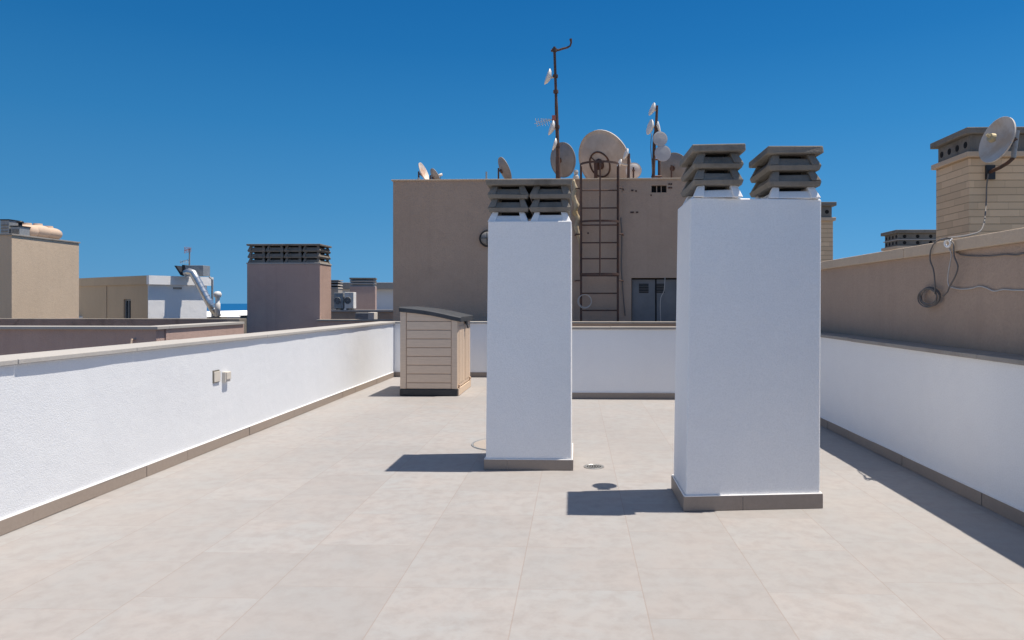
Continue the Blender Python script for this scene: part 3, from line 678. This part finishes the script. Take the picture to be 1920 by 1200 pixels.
def panel(parent, name, c, dia, n, stem_to, mat=M['link_white'], kind='dish'):
    """small link dish clamped to a mast: shell, radio stub and stem: a part with sub-parts"""
    c = Vector(c); n = Vector(n).normalized(); r = dia/2
    prof = [(0, 0), (r*.5, .012), (r*.9, .0), (r, -.03), (r*.7, -.10*dia/.3), (r*.3, -.17*dia/.3), (0, -.18*dia/.3)]
    a = MB().lathe([(0,.006),(r*.85,.0),(r*.97,-.004)], c, n, 28).lathe([(r*.97,-.004),(r*1.0,-.004),(r*1.0,-.02),(r*.97,-.024)], c, n, 28).lathe([(r*.97,-.024),(r*.78,-.05*dia/.3),(r*.35,-.08*dia/.3),(0,-.085*dia/.3)], c, n, 28).build(name, mat, parent, smooth=False)
    b = c - n*(.07*dia/.3)
    MB().tube([b, stem_to], .022, 8).build('clamp_arm', M['box_plastic'], a)
    return a
# tall mast
Ym = 15.0
mb0 = onY(1048, 336, Ym); mb0.z = ZR-.028; mt0 = onY(1039.5, 88, Ym)
t = thing('antenna_mast', 'tall thin dark mast with bent top arm and small white link dishes', 'antenna mast', mb0)
def lerp(px_y): 
    z = onY(1040, px_y, Ym).z; k = (z-mb0.z)/(mt0.z-mb0.z); return mb0.lerp(mt0, k)
MB().tube([mb0, lerp(200), lerp(185), mt0], [.042, .036, .03, .028], 10).build('pole', M['rust'], t)
for yy in (94, 172, 143, 238, 272): MB().lathe([(0,-.03),(.055,-.03),(.055,.03),(0,.03)], lerp(yy), (0,0,1), 10).build('clamp', M['rust'], t)
p = lerp(93); m = MB().tube([p, onY(1047,94,Ym), onY(1056,91,Ym), onY(1064,89,Ym), onY(1069,86,Ym), onY(1071,80,Ym), onY(1070,73,Ym)], [.024,.024,.024,.022,.02,.02,.03], 8); m.tube([onY(1033,95,Ym), onY(1046,94,Ym)], .025, 6)
m.build('top_arm', M['rust'], t)
panel(t, 'link_dish', onY(1025, 143, Ym), .34, (-.93, -.20, .30), lerp(144))
panel(t, 'link_dish', onY(1032, 239, Ym), .32, (-.93, -.22, .28), lerp(242))
panel(t, 'link_dish', onY(1038, 270, Ym), .26, (-.95, -.15, .25), lerp(272))
m = MB(); 
for yo, L in ((224, 30), (228, 34), (233, 30), (219, 22)):
    a, b = onY(1036, 224, Ym), onY(1036-L, yo+4, Ym-.1); m.tube([a, b], .006, 5)
for k in range(6):
    a = onY(1004+k*5, 222, Ym-.25); b = onY(1008+k*5, 236, Ym+.05); m.tube([a, b], .005, 5)
m.build('yagi_antenna', M['galv'], t)
MB().box(tuple(lerp(222)-Vector((.10,.03,.05))), tuple(lerp(222)+Vector((-.02,.03,.06)))).build('clamp_block', M['red_plastic'], t)
# pale vertical feed dish on short pole in front of huge dish
pz = onY(1178, 336, 15.0); pz.z = ZR-.028; q = onY(1179, 288, 15.0)
t = thing('antenna_pole', 'short pole with two small white link dishes right of the huge beige dish', 'antenna mast', pz)
MB().tube([pz, q], .03, 8).build('pole', M['rust'], t)
panel(t, 'link_dish', onY(1172, 288, 15.0), .24, (-.93, -.2, .3), Vector((q.x, q.y, onY(1179,290,15.0).z)))
panel(t, 'link_dish', onY(1160, 306, 15.0), .2, (-.9, -.25, .35), Vector((pz.x, pz.y, onY(1179,310,15.0).z)))
# second mast
Y2 = 15.0
b1 = onY(1224.5, 334, Y2); b1.z = ZR-.028; t1 = onY(1230, 232, Y2)
t = thing('antenna_mast', 'shorter double pole crowded with small round link dishes near the grey cowls', 'antenna mast', b1)
pt = onY(1232, 198, Y2); b2_ = onY(1236, 334, Y2+.15); b2_.z = ZR-.028
MB().tube([b1, onY(1226, 300, Y2), onY(1227, 255, Y2), onY(1230,245,Y2), pt], [.035,.035,.035,.03,.026], 8).build('pole', M['rust'], t)
MB().tube([b2_, onY(1236, 250, Y2+.15)], .03, 8).build('pole', M['rust'], t)
MB().tube([onY(1222,299,Y2), onY(1238,299,Y2+.1)], .02, 6).build('cross_bar', M['rust'], t)
MB().tube([onY(1222,331,Y2), onY(1240,331,Y2+.1)], .025, 6).build('cross_bar', M['rust'], t)
MB().box(tuple(onY(1227,250,Y2)-Vector((.0,.05,.03))), tuple(onY(1233,237,Y2)+Vector((.0,.05,.0)))).build('clamp', M['rust'], t)
panel(t, 'link_dish', onY(1221, 204, Y2), .28, (-.9, -.2, .34), onY(1231, 207, Y2))
panel(t, 'link_dish', onY(1217, 238, Y2), .32, (-.92, -.25, .2), onY(1228, 236, Y2))
panel(t, 'link_dish', onY(1237, 238, Y2), .24, (.93, -.2, .2), onY(1229, 239, Y2))
panel(t, 'link_dish', onY(1238, 260, Y2-.15), .31, (.12, -.97, .05), onY(1236, 262, Y2+.1), M['link_grey'])
panel(t, 'link_dish', onY(1243, 287, Y2-.15), .34, (.1, -.97, .03), onY(1237, 289, Y2+.1), M['link_grey'])
hang('cable', 'thin black cable running down beside the crowded double mast', 'cable', [(1222,250),(1220,275),(1222,300),(1223,325)], .008, M['cable'], Y2-.06)
p = onY(1080, 333, 14.62)
o = MB().lathe([(0,.20),(.04,.19),(.05,.15),(.035,.1),(.06,.06),(.06,0),(0,0)], (p.x, p.y, ZR), n=14).build('roof_fitting', M['coping']); o['label']='small knobbed fitting on the roof edge left of the ladder top'; o['category']='roof fitting'; recentre(o)

# ================================================================== RIGHT: CLAD CHIMNEYS
def clad_tower(label, x0, x1, y0, y1, ztop_, holes_n, zled, rows=1):
    t = thing('clad_chimney', label, 'chimney', ((x0+x1)/2, (y0+y1)/2, 0))
    MB().box((x0, y0, -1.5), (x1, y1, zled-.06)).build('shaft', M['cladding'], t, bevel=.006)
    MB().box((x0-.05, y0-.05, zled-.058), (x1+.05, y1+.05, zled+.015)).build('ledge', M['taupe_lit'], t, bevel=.008)
    zc = ztop_ - .085; hrow = (zc - zled - .017) / rows
    vent = MB().box((x0+.02, y0+.02, zled+.017), (x1-.02, y1-.02, zc-.002)).build('vent_block', M['concrete'], t, bevel=.005)
    for r_ in range(rows):
        zz = zled + .017 + hrow*(r_+.5)
        for k in range(holes_n):
            yy = y0+.02 + (y1-y0-.04)*(k+.5)/holes_n
            MB().lathe([(0,.004),(.045,.004),(.045,-.01)], (x0+.02, yy, zz), (-1,0,0), 16).build('vent_hole', M['dark_void'], vent)
            xx = x0+.02 + (x1-x0-.04)*(k+.5)/holes_n
            MB().lathe([(0,.004),(.045,.004),(.045,-.01)], (xx, y0+.02, zz), (0,-1,0), 16).build('vent_hole', M['dark_void'], vent)
        if r_ < rows-1: MB().box((x0-.01, y0-.01, zz+hrow*.42), (x1+.01, y1+.01, zz+hrow*.5+.01)).build('mid_ledge', M['coping'], t)
    MB().box((x0-.06, y0-.06, zc), (x1+.06, y1+.06, ztop_)).build('cap_slab', M['concrete'], t, bevel=.01)
    return t
Yt = 9.8; xt0 = onY(1817, 300, Yt).x; yt1 = onX(1755, 300, xt0).y
ztw = onY(1817, 240, Yt).z; zled = onY(1817, 287, Yt).z
clad_tower('big stone-clad chimney at the right edge with a dish beside its cap', xt0, xt0+1.5, Yt, yt1, ztw, 4, zled)
Yf = 18.5; xf0 = onY(1683, 440, Yf).x; yf1 = onX(1657, 440, xf0).y
clad_tower('low distant clad chimney with two rows of round vents, left of the big one', xf0, xf0+1.35, Yf, yf1, onY(1683, 431, Yf).z, 4, onY(1683, 462, Yf).z, 2)
Yk = 16.0; xk1 = onY(1562, 440, Yk).x
clad_tower('narrow sliver of a clad chimney showing right of the broad white chimney', xk1-.9, xk1, Yk, Yk+.9, onY(1560, 379, Yk).z, 4, onY(1560, 409, Yk).z)

# dish on the clad tower
Yd = 9.2
c = onY(1868, 262, Yd); n = Vector((-.98, -.15, .25)).normalized()
wallp = onY(1857, 322, Yt-.03)
t = thing('satellite_dish', 'weathered white dish on a bent arm in front of the big stone-clad chimney', 'satellite dish', wallp)
N = 8; dia = .57; r = dia/2; prof = [(r*i/N, .09*((i/N)**2) - .09) for i in range(N+1)]
MB().lathe(prof + [(r+.01, .003), (r+.01, -.02)] + [(a, b-.014) for a, b in reversed(prof)], c, n, 40).build('reflector', metal('dish_face_stained', (.58,.54,.50), (.44,.33,.23), .6, .6, 0, 3.0), t, smooth=True)
bk = c - n*.12; pole_b = onY(1900, 296, Yd+.15); pole_t = onY(1907, 245, Yd+.15)
MB().tube([bk, onY(1893, 262, Yd+.15), onY(1905, 262, Yd+.15)], .035, 8).build('bracket', M['rust'], t)
MB().tube([pole_t, pole_b], .03, 10).build('post', M['grey_metal'], t)
MB().tube([pole_b, onY(1890, 305, Yd+.2), onY(1875, 314, Yd+.4), wallp], .024, 8).build('wall_arm', M['rust'], t)
MB().box((wallp.x-.055, Yt-.032, wallp.z-.10), (wallp.x+.065, Yt-.001, wallp.z+.09)).build('wall_plate', M['black'], t)
m = MB().tube([c-Vector((0,0,.02))+n*.02, c+n*.10+Vector((-.03,0,.04))], .02, 8); m.lathe([(0,0),(.06,.0),(.05,.05),(0,.06)], c+n*.0+Vector((-.04,0,.02)), n, 14); m.build('feed_horn', metal('feed_brass', (.5,.42,.26), None, 0, .5, .2), t)
# cables on the brown wall (plane X just inside xw)
def wx(a, b, k=.012): return onX(a, b, xw - k)
def wallcable(label, pts, r, mat, k=.014):
    return hang('cable', label, 'cable', [wx(a, b, k) for a, b in pts], r, mat)
hang('cable', 'dark cable dropping from the dish down the clad chimney onto the brown wall', 'cable',
     [onY(1853,326,Yt-.05), onY(1850,350,Yt-.05), onY(1849,380,Yt-.06), onY(1847,405,Yt-.3), onY(1845,418,Yt-.9), onX(1838,433,4.6), onX(1815,441,3.6), Vector((*wx(1782,443,.06)[:2], zt+.01)), Vector((*wx(1765,447,.06)[:2], zt+.008))], .009, M['cable'], sm=5)
wallcable('dark cable looping down the brown wall to the hanging coil', [(1763,449),(1752,456),(1745,470),(1744,488),(1750,505),(1753,530),(1753,552)], .006, M['cable'], .065)
m = MB()
cc = wx(1745, 557, .03)
for k, (dy, dz, rr) in enumerate(((0,0,.066),(.006,.004,.070),(-.008,-.003,.062),(.012,-.008,.067),(-.004,.008,.058))):
    m.ring((cc.x - k*.006, cc.y+dy*2, cc.z+dz), (1, .02*k-.04, .03*k-.06), rr*2.45, .0055, 36, 6, .47, (0, 1, 0))
o = m.build('cable_coil', M['cable'], smooth=True); recentre(o); tag(o, 'dark cable coil hanging on the brown wall at the right', 'cable')
wallcable('grey cable zigzagging down from the white clip to the coil', [(1783,452),(1788,458),(1789,480),(1796,500),(1790,520),(1780,538),(1776,548),(1768,555)], .006, M['cable'], .065)
wallcable('pale thin cable hanging straight from the white clip', [(1779,465),(1784,478),(1780,500),(1777,525),(1780,538)], .005, M['cable_white'], .06)
wallcable('pale cable running right across the lower brown wall', [(1781,538),(1800,542),(1820,541),(1836,537),(1850,540),(1864,546),(1880,543),(1900,544),(1925,545),(1990,552)], .0055, M['cable_white'], .012)
wallcable('dark cable running right across the upper brown wall below its cap', [(1784,466),(1800,477),(1825,480),(1855,480),(1885,477),(1905,478),(1925,474),(1990,470)], .0055, M['cable'], .012)
c = wx(1777, 456, .075)
m = MB().ring(c, (1, .3, 0), .028, .010, 20, 6); m.tube([c+Vector((0,0,.02)), Vector((c.x+.03, c.y, zt+.004))], .012, 6)
o = m.build('cable_clip', M['bead'], smooth=True); recentre(o); tag(o, 'white curled cable clip at the top edge of the brown wall', 'clip')

# ================================================================== LEFT: NEIGHBOURING ROOFS
# brown parapet ring with mauve walls
YA = 10.8; pa = onY(293, 612, YA); xA = pa.x; zA = pa.z; yA1 = onX(455, 600, xA).y
t = thing('neighbour_block', 'mauve-brown walled roof terrace beyond the left wall with pale coping', 'building', (xA-3, YA, 0))
m = MB(); xl = -15.0
m.box((xl, YA, ZG), (xA, YA+.22, zA-.05)); m.box((xA-.22, YA+.222, ZG), (xA+.025, yA1-.002, zA-.05)); m.box((xl, YA+.222, ZG), (xA-.222, yA1-.2, zA-1.1))
m.build('wall', M['mauve'], t)
m = MB().box((xl, YA-.05, zA-.048), (xA+.05, YA+.27, zA)); m.box((xA-.27, YA+.272, zA-.048), (xA+.05, yA1-.03, zA)); m.build('coping', M['coping'], t, bevel=.005)
zA2 = onY(200, 597.5, yA1).z
m = MB().box((xl, yA1-.0, ZG), (xA-.06, yA1+.3, zA2)); m.build('rear_wall', M['concrete'], t, bevel=.008)
p = onY(252, 640, YA)
m = MB().tube([(p.x, YA, p.z+.03), (p.x, YA-.07, p.z+.03), (p.x, YA-.08, p.z-.03)], .016, 8).build('outlet_pipe', M['terracotta'], t)

# big mauve chimney block with four louvred cowls
Yb = 15.6; xb1 = onY(600, 560, Yb).x; xb0 = onY(463, 560, Yb).x; yb1 = onX(621, 560, xb1).y; zb_ = onY(530, 495, Yb).z
t = thing('chimney_block', 'wide mauve-brown chimney block with a four-bay louvred cowl, beyond the left wall', 'chimney', ((xb0+xb1)/2, (Yb+yb1)/2, 0))
MB().box((xb0, Yb, ZG), (xb1, yb1, zb_)).build('shaft', M['mauve'], t, bevel=.008)
MB().box((xb0-.012, Yb-.012, zb_+.001), (xb1+.012, yb1+.012, zb_+.030)).build('ledge', M['coping'], t, bevel=.004)
nb = 4; cwid = (xb1-xb0)/nb; tw = t.location
for k in range(nb):
    tm, cp, ins = cowl_mb(cwid-.006, yb1-Yb-.02, zb_+.032, 3, .137, cx=xb0+cwid*(k+.5)-tw.x, cyy=(Yb+yb1)/2-tw.y)
    c_ = ins.build('cowl', M['dark_void'], t, local=True)
    for m in tm: m.build('louvre', M['concrete'], c_, local=True)
z0 = zb_+.032+.375
MB().box((xb0-.01, Yb-.01, z0), (xb1+.01, yb1+.01, z0+.04)).build('cap_slab', M['concrete'], t, bevel=.006)

# low wall right of the block and the roof things beyond
zq = onY(680, 599, 15.4).z; xq0 = xb1+.006; xq1 = xh0-.0
t = thing('parapet_wall', 'low brown parapet with pale top between mauve chimney block and tall brown block', 'wall', ((xq0+xq1)/2, 15.4, 0))
MB().box((xq0, 15.4, ZG), (xq1-.004, 15.62, zq-.04)).build('wall_face', M['mauve'], t)
MB().box((xq0, 15.36, zq-.038), (xq1-.05, 15.66, zq)).build('coping', M['coping_grey'], t, bevel=.004)
Yw = 22.0; zw = onY(680, 581, Yw).z; xw0 = onY(560, 580, Yw).x; xw1 = onY(745, 580, Yw).x
t = thing('parapet_wall', 'brown roof wall further back carrying the air conditioners', 'wall', ((xw0+xw1)/2, Yw, 0))
MB().box((xw0, Yw, ZG), (xw1+.6, Yw+.25, zw-.06)).build('wall_face', M['taupe'], t)
MB().box((xw0, Yw-.04, zw-.058), (xw1+.6, Yw+.29, zw)).build('coping', M['coping'], t, bevel=.004)
o = MB().box((xw0-.5, Yw+.29, ZG), (xw1+1.5, 29.9, zw-.3)).build('roof', M['roof_grey']); tag(o, kind='structure'); recentre(o)
o = MB().box((xA+.06, YA+.0, ZG), (XL-.36, 15.39, .1)).build('roof', M['roof_grey']); tag(o, kind='structure'); recentre(o)
o = MB().box((xq0, 15.63, ZG), (xw1-.01, Yw-.02, .1)).build('roof', M['roof_grey']); tag(o, kind='structure'); recentre(o)

def louvre_simple(parent, x0, x1, y0, y1, z0, z1, n_):
    m = MB(); m2 = MB().box((x0+.08, y0+.08, z0), (x1-.08, y1-.08, z1-.03)); h_ = (z1-z0)/n_
    cw = m2.build('cowl', M['dark_void'], parent)
    for k in range(n_):
        z = z0+k*h_
        m.loft([(x0,y0,z),(x1,y0,z),(x1,y1,z),(x0,y1,z)], [(x0+.03,y0+.03,z+h_*.5),(x1-.03,y0+.03,z+h_*.5),(x1-.03,y1-.03,z+h_*.5),(x0+.03,y1-.03,z+h_*.5)])
    m.box((x0-.01,y0-.01,z1-.03), (x1+.01,y1+.01,z1)); m.build('louvre', M['coping_grey'], cw)
Yc = 24.0; x0 = onY(663, 550, Yc).x; x1 = onY(700, 550, Yc).x; zc_ = onY(680, 537, Yc).z; zt_ = onY(680, 521, Yc).z
t = thing('chimney_stack', 'distant brown chimney with pale three-tier cowl behind the air conditioners', 'chimney', ((x0+x1)/2, Yc, zw))
rot = .35
for ob, nm in ((MB().box((-.42,-.33,-1.2), (.42,.33,zc_-zw)), 'shaft'),): ob.build(nm, M['mauve'], t, local=True)
t.rotation_euler = (0, 0, R(12)); t.location = ((x0+x1)/2-.12, Yc+.4, zw)
tm, cp, ins = cowl_mb(.86, .68, zc_-zw+.002, 3, (zt_-zc_)/3.3)
c_ = ins.build('cowl', M['dark_void'], t, local=True)
for m in tm: m.build('louvre', M['coping'], c_, local=True)
cp.build('cap_slab', M['concrete'], c_, local=True)
t = thing('chimney_stack', 'slim far grey chimney just right of the mauve chimney block', 'chimney', (onY(628, 540, 27).x, 27, zw))
x0, x1 = onY(621,540,27).x-.2, onY(634,540,27).x
MB().box((x0, 27, -1), (x1, 27.5, onY(630,541,27).z)).build('shaft', M['coping_grey'], t)
louvre_simple(t, x0-.02, x1+.02, 26.98, 27.52, onY(630,541,27).z+.002, onY(630,525,27).z, 3)

def ac_unit(label, x0, x1, y0, y1, z0, z1, mat, fan=True, side='y'):
    t = thing('air_conditioner', label, 'air conditioner', ((x0+x1)/2, (y0+y1)/2, z0))
    MB().box((x0, y0, z0+.04), (x1, y1, z1)).build('casing', mat, t, bevel=.012)
    MB().box((x0+.05, y0+.02, z0), (x0+.11, y1-.02, z0+.039)).build('foot', M['black'], t)
    MB().box((x1-.11, y0+.02, z0), (x1-.05, y1-.02, z0+.039)).build('foot', M['black'], t)
    r_ = min(x1-x0, z1-z0)*.36; c_ = ((x0+x1)/2-.04, y0, (z0+z1)/2+.02)
    g = MB().lathe([(0,.004),(r_,.004),(r_,-.003)], c_, (0,-1,0), 24).build('fan_opening', M['black'], t)
    m = MB()
    for k in range(1, 6): m.ring((c_[0], c_[1]-.014, c_[2]), (0,-1,0), r_*k/5, .006, 24, 5)
    for k in range(4):
        a = k*math.pi/4; u = Vector((math.cos(a), 0, math.sin(a)))*r_; m.tube([Vector(c_)-u+Vector((0,-.012,0)), Vector(c_)+u+Vector((0,-.012,0))], .005, 5)
    m.build('grille', M['grey_metal'], g)
    return t
a = onY(628, 578, 22.1); b = onY(644, 549, 22.1)
ac_unit('dark grey air conditioner on the far wall, left one of the pair', a.x, b.x+.02, 22.02, 22.27, zw+.002, b.z, M['grey_metal'])
a = onY(645, 578, 22.1); b = onY(662, 548, 22.1)
ac_unit('white air conditioner on the far wall, right one of the pair', a.x+.05, b.x+.05, 21.99, 22.27, zw+.002, b.z, M['dish_white'])
a = onY(666, 599, 18.0); b = onY(702, 586.5, 18.0)
t = thing('roof_duct_box', 'low flat grey and white metal box behind the low brown parapet', 'vent box', ((a.x+b.x)/2, 18, .1))
MB().box((a.x+.02, 18.02, .1), (b.x-.02, 18.28, a.z-.02)).build('stand', M['grey_metal'], t)
MB().box((a.x, 18, a.z-.02), (b.x-.16, 18.3, b.z)).build('casing', M['grey_metal'], t, bevel=.01)
MB().box((b.x-.158, 17.98, a.z-.02), (b.x, 18.3, b.z+.01)).build('white_end', M['dish_white'], t, bevel=.01)
# far white building right
Yq = 30.0; a = onY(634, 600, Yq); zf = onY(700, 530, Yq).z
t = thing('building', 'far white flat-roofed building with grey fascia left of the tall brown block', 'building', (a.x+2, Yq, 0))
xe = onY(760, 560, Yq).x; x_ = onY(640, 560, Yq).x
MB().box((x_, Yq, ZG), (xe, Yq+6, zf-.28)).build('wall', M['white'], t)
MB().box((x_-.1, Yq-.35, zf-.278), (xe+.2, Yq+6.2, zf)).build('fascia', M['coping_grey'], t, bevel=.01)

# far white building by the sea
Yz = 31.0; zz_ = .80
t = thing('building', 'low white far roof in front of the blue sea strip', 'building', (onY(430, 581, Yz).x, Yz, 0))
x_, xe = onY(396, 581, Yz).x-12, onY(560, 581, Yz).x
MB().box((x_, Yz, ZG), (xe, Yz+34, zz_-.03)).build('wall', M['white'], t)
MB().box((x_-.02, Yz-.02, zz_-.029), (xe+.02, Yz+34.02, zz_)).build('roof', M['white_lifted'], t)
a = onY(450, 597, 17.5); b = onY(464, 591.5, 17.5)
t = thing('roof_box', 'small dark box tucked against the left foot of the mauve chimney block', 'box', ((a.x+b.x)/2, 17.5, 0))
MB().box((a.x, 17.5, -.2), (b.x+.3, 17.9, b.z-.02)).build('box', M['concrete'], t, bevel=.01); MB().box((a.x-.02, 17.48, b.z-.018), (b.x+.32, 17.92, b.z)).build('lid', M['black'], t)

# far left block with tanks
Yl = 20.0; xl1 = onY(22, 500, Yl).x; zl1 = onY(22, 441, Yl).z; yl1 = onX(148, 500, xl1).y
t = thing('building', 'tall brown stucco block, coloured sunlit beige, at the far left edge with rounded tanks on top', 'building', (xl1-2, Yl, 0))
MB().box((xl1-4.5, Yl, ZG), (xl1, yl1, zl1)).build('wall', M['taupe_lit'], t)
MB().box((xl1-4.53, Yl-.03, zl1+.001), (xl1+.03, yl1+.03, zl1+.045)).build('coping', M['coping_grey'], t, bevel=.004)
MB().box((xl1+.001, Yl+.01, zl1-2.45), (xl1+.006, yl1-.01, zl1-2.43)).build('string_line', M['mauve'], t)
def tank(label, px, py, Y, rx, rz):
    c = onY(px, py, Y)
    m = MB(); prof = []
    for i in range(13):
        a = math.pi*i/12; prof.append((rx*math.sin(a)**.7, -rz*math.cos(a)))
    t = thing('water_tank', label, 'tank', (c.x, c.y, zl1+.05), group='rounded tanks on the far left block')
    zc = zl1+.05+rz
    m.lathe(prof, (c.x, c.y, zc), n=32).build('shell', M['terracotta'], t, smooth=True)
    MB().lathe([(0,.05),(.12,.05),(.13,0),(.13,-.06)], (c.x, c.y, zc+rz), n=16).build('lid', M['terracotta'], t)
ty = Yl+1.1
m_ = zl1
tank('front rounded terracotta tank nearest the roof edge on the far left block', 91, 441, Yl+2.2, .37, .20)
tank('middle rounded terracotta tank on the far left block', 71, 437, Yl+1.85, .36, .22)
tank('rear left rounded terracotta tank beside the grey boxes', 51, 434, Yl+1.5, .32, .21)
def roofbox(label, px0, px1, top, Y, mat, d=.4):
    a = onY(px0, 440, Y); b = onY(px1, top, Y)
    t = thing('roof_unit', label, 'roof unit', ((a.x+b.x)/2, Y, zl1+.046))
    MB().box((a.x, Y, zl1+.046), (b.x, Y+d, b.z-.03)).build('casing', mat, t, bevel=.01)
    MB().box((a.x-.02, Y-.02, b.z-.028), (b.x+.02, Y+d+.02, b.z)).build('lid', M['black'], t)
    m = MB()
    for k in range(4): z = zl1+.1+k*(b.z-zl1-.2)/4; m.box((a.x+.03, Y-.012, z), (b.x-.03, Y-.001, z+.03))
    m.build('louvre', M['concrete'], t)
roofbox('tall dark louvred roof unit, leftmost on the far left block', 0, 17, 411, Yl+.9, M['grey_metal'])
roofbox('low grey louvred roof unit beside the tall dark one', 20, 37, 423, Yl+.9, M['grey_metal'])
p = onY(38, 418, Yl+1.0); m = MB().tube([(p.x, Yl+1.0, zl1+.05), (p.x, Yl+1.0, p.z)], .05, 10); m.lathe([(0,.07),(.08,.05),(.1,0),(0,0)], (p.x, Yl+1.0, p.z), n=14)
o = m.build('vent_pipe', M['black'], smooth=True); recentre(o); tag(o, 'short black capped vent pipe between grey units and tanks', 'vent pipe')

# tan and white building, turned to the view
Cx, Cy = onY(277, 517, 28).x, 28.0; zT = onY(277, 516.5, 28).z; rz = R(-32)
t = thing('building', 'tan building with white sunlit side wall and roof duct, beyond the left wall', 'building', (Cx, Cy, 0), rz)
# local frame: corner at origin, -X runs along the tan face, +Y along the white face
LT, LW = 7.5, 2.45
hz0 = onY(228, 561, 29.2).z - 0
wxa, wxb = -1.85, -1.45
m = MB()
wall_holes(m, 0, -LT, 0, ZG, zT-.36, [(-1.95, -1.35, -.3, hz0)], .16)
m.add([(-LT,0,ZG),(-LT,0,zT-.36),(-LT,LW,zT-.36),(-LT,LW,ZG),(0,0,ZG),(0,0,zT-.36),(0,LW,zT-.36),(0,LW,ZG)], [(0,1,2,3),(3,2,6,7),(1,5,6,2)])
m.build('wall', M['tan'], t, local=True)
MB().box((.001, 0.002, ZG), (.03, LW, zT-.36)).build('white_wall', M['white_lifted'], t, local=True)
MB().box((-LT, -.05, zT-.358), (-.002, -.001, zT)).build('fascia', M['tan'], t, local=True)
MB().box((-LT, 0, zT-.357), (.0, LW+.1, zT-.003)).build('roof', M['roof_grey'], t, local=True)
MB().box((.001, -.05, zT-.357), (.20, LW+.2, zT+.001)).build('white_fascia', M['white_lifted'], t, local=True)
wf = MB().box((-1.95, .10, -.3), (-1.35, .15, hz0)).build('window', M['glass'], t, local=True)
m = MB(); m.box((-1.94, .06, -.3), (-1.89, .099, hz0-.01)); m.box((-1.41, .06, -.3), (-1.36, .099, hz0-.01)); m.box((-1.67, .06, -.3), (-1.63, .099, hz0-.06)); m.box((-1.889, .06, hz0-.06), (-1.411, .099, hz0-.01)); m.build('window_frame', M['grey_metal'], wf, local=True)
m = MB().box((.031, 1.0, zT-.53), (.06, 1.35, zT-.45)); m.build('wall_vent', M['coping_grey'], t, local=True)
m = MB().tube([(-3.4, -.015, -2), (-3.4, -.015, zT-.38)], .02, 6); m.build('downpipe', M['tan'], t, local=True)
# roof plant on it
Yv = 28.6
a = onY(342, 517, Yv); b = onY(381, 497.5, Yv)
t = thing('roof_unit', 'grey sheet-metal ventilation unit on the edge of the white side wall', 'ventilation unit', ((a.x+b.x)/2, Yv, a.z))
MB().box((a.x+.1, Yv, zT+.002), (b.x, Yv+.55, b.z)).build('casing', M['grey_metal'], t, bevel=.01)
MB().box((a.x, Yv-.03, zT+.002), (a.x+.09, Yv+.58, b.z+.02)).build('flange', M['black'], t)
l0 = onY(340, 516, Yv); l1 = onY(328, 498, Yv)
MB().loft([(l0.x-.03,Yv,zT+.02),(l0.x+.05,Yv,zT+.02),(l0.x+.05,Yv+.5,zT+.02),(l0.x-.03,Yv+.5,zT+.02)], [(l1.x-.03,Yv,l1.z),(l1.x+.05,Yv,l1.z),(l1.x+.05,Yv+.5,l1.z),(l1.x-.03,Yv+.5,l1.z)]).build('intake_flap', M['black'], t)
m = MB().tube([onY(348,513,Yv-.25), onY(356,509.5,Yv-.28), onY(362,512,Yv-.3), onY(368,523,Yv-.3), onY(388,560,Yv-.3), onY(408,594,Yv-.3)], [.15]*6, 18)
m.build('duct', M['galv'], t, smooth=True)
m = MB()
for k in range(9):
    p = onY(366,519,Yv-.3).lerp(onY(408,594,Yv-.3), (k+.5)/9); d = (onY(408,594,Yv-.3)-onY(366,519,Yv-.3)).normalized(); m.lathe([(.149,-.012),(.156,-.012),(.156,.012),(.149,.012)], p, d, 18)
m.build('duct_seam', M['galv'], t)
p = onY(408, 598, Yv-.3); MB().box((p.x-.25, p.y-.2, p.z-.4), (p.x+.25, p.y+.25, p.z+.08)).build('duct_base', M['concrete'], t)
p = onY(408, 592, 27.2)
o = MB().lathe([(0,.95),(.10,.93),(.15,.84),(.13,.74),(.08,.70),(.08,.5),(.10,.48),(.10,.0),(0,0)], (p.x, 27.2, p.z), n=18).build('roof_vent', M['dish_white'], smooth=True); recentre(o); tag(o, 'small white ball-topped roof vent at the foot of the silver duct', 'vent')
p = onY(398, 570, 29.5); q = onY(398, 524, 29.5)
o = MB().tube([(p.x,29.5,ZG), (q.x,29.5,q.z), (q.x-.12,29.5,q.z+.1)], .045, 8).build('downpipe', M['grey_metal']); recentre(o); tag(o, 'thin grey pipe at the right end of the white side wall', 'pipe')
p = onY(355, 500, 29.2); q = onY(355.5, 466, 29.2)
t = thing('tv_aerial', 'small thin television aerial on a pole above the grey ventilation unit', 'aerial', (p.x, 29.2, zT))
MB().tube([(p.x,29.2,zT), q], .03, 8).build('pole', M['grey_metal'], t)
m = MB().tube([onY(346,470,29.2), onY(358,466,29.2)], .014, 5)
for k in range(6): x = 346+k*2.4; m.tube([onY(x,463+k*.2,29.0), onY(x,475-k*.6,29.4)], .010, 5)
m.build('yagi_antenna', M['red_plastic'], t)
m = MB().tube([onY(338,492,29.2), onY(356,486,29.2)], .014, 5)
for k in range(6): x = 338+k*3; m.tube([onY(x,488,29.0), onY(x,494,29.4)], .008, 5)
m.build('yagi_antenna', M['galv'], t)
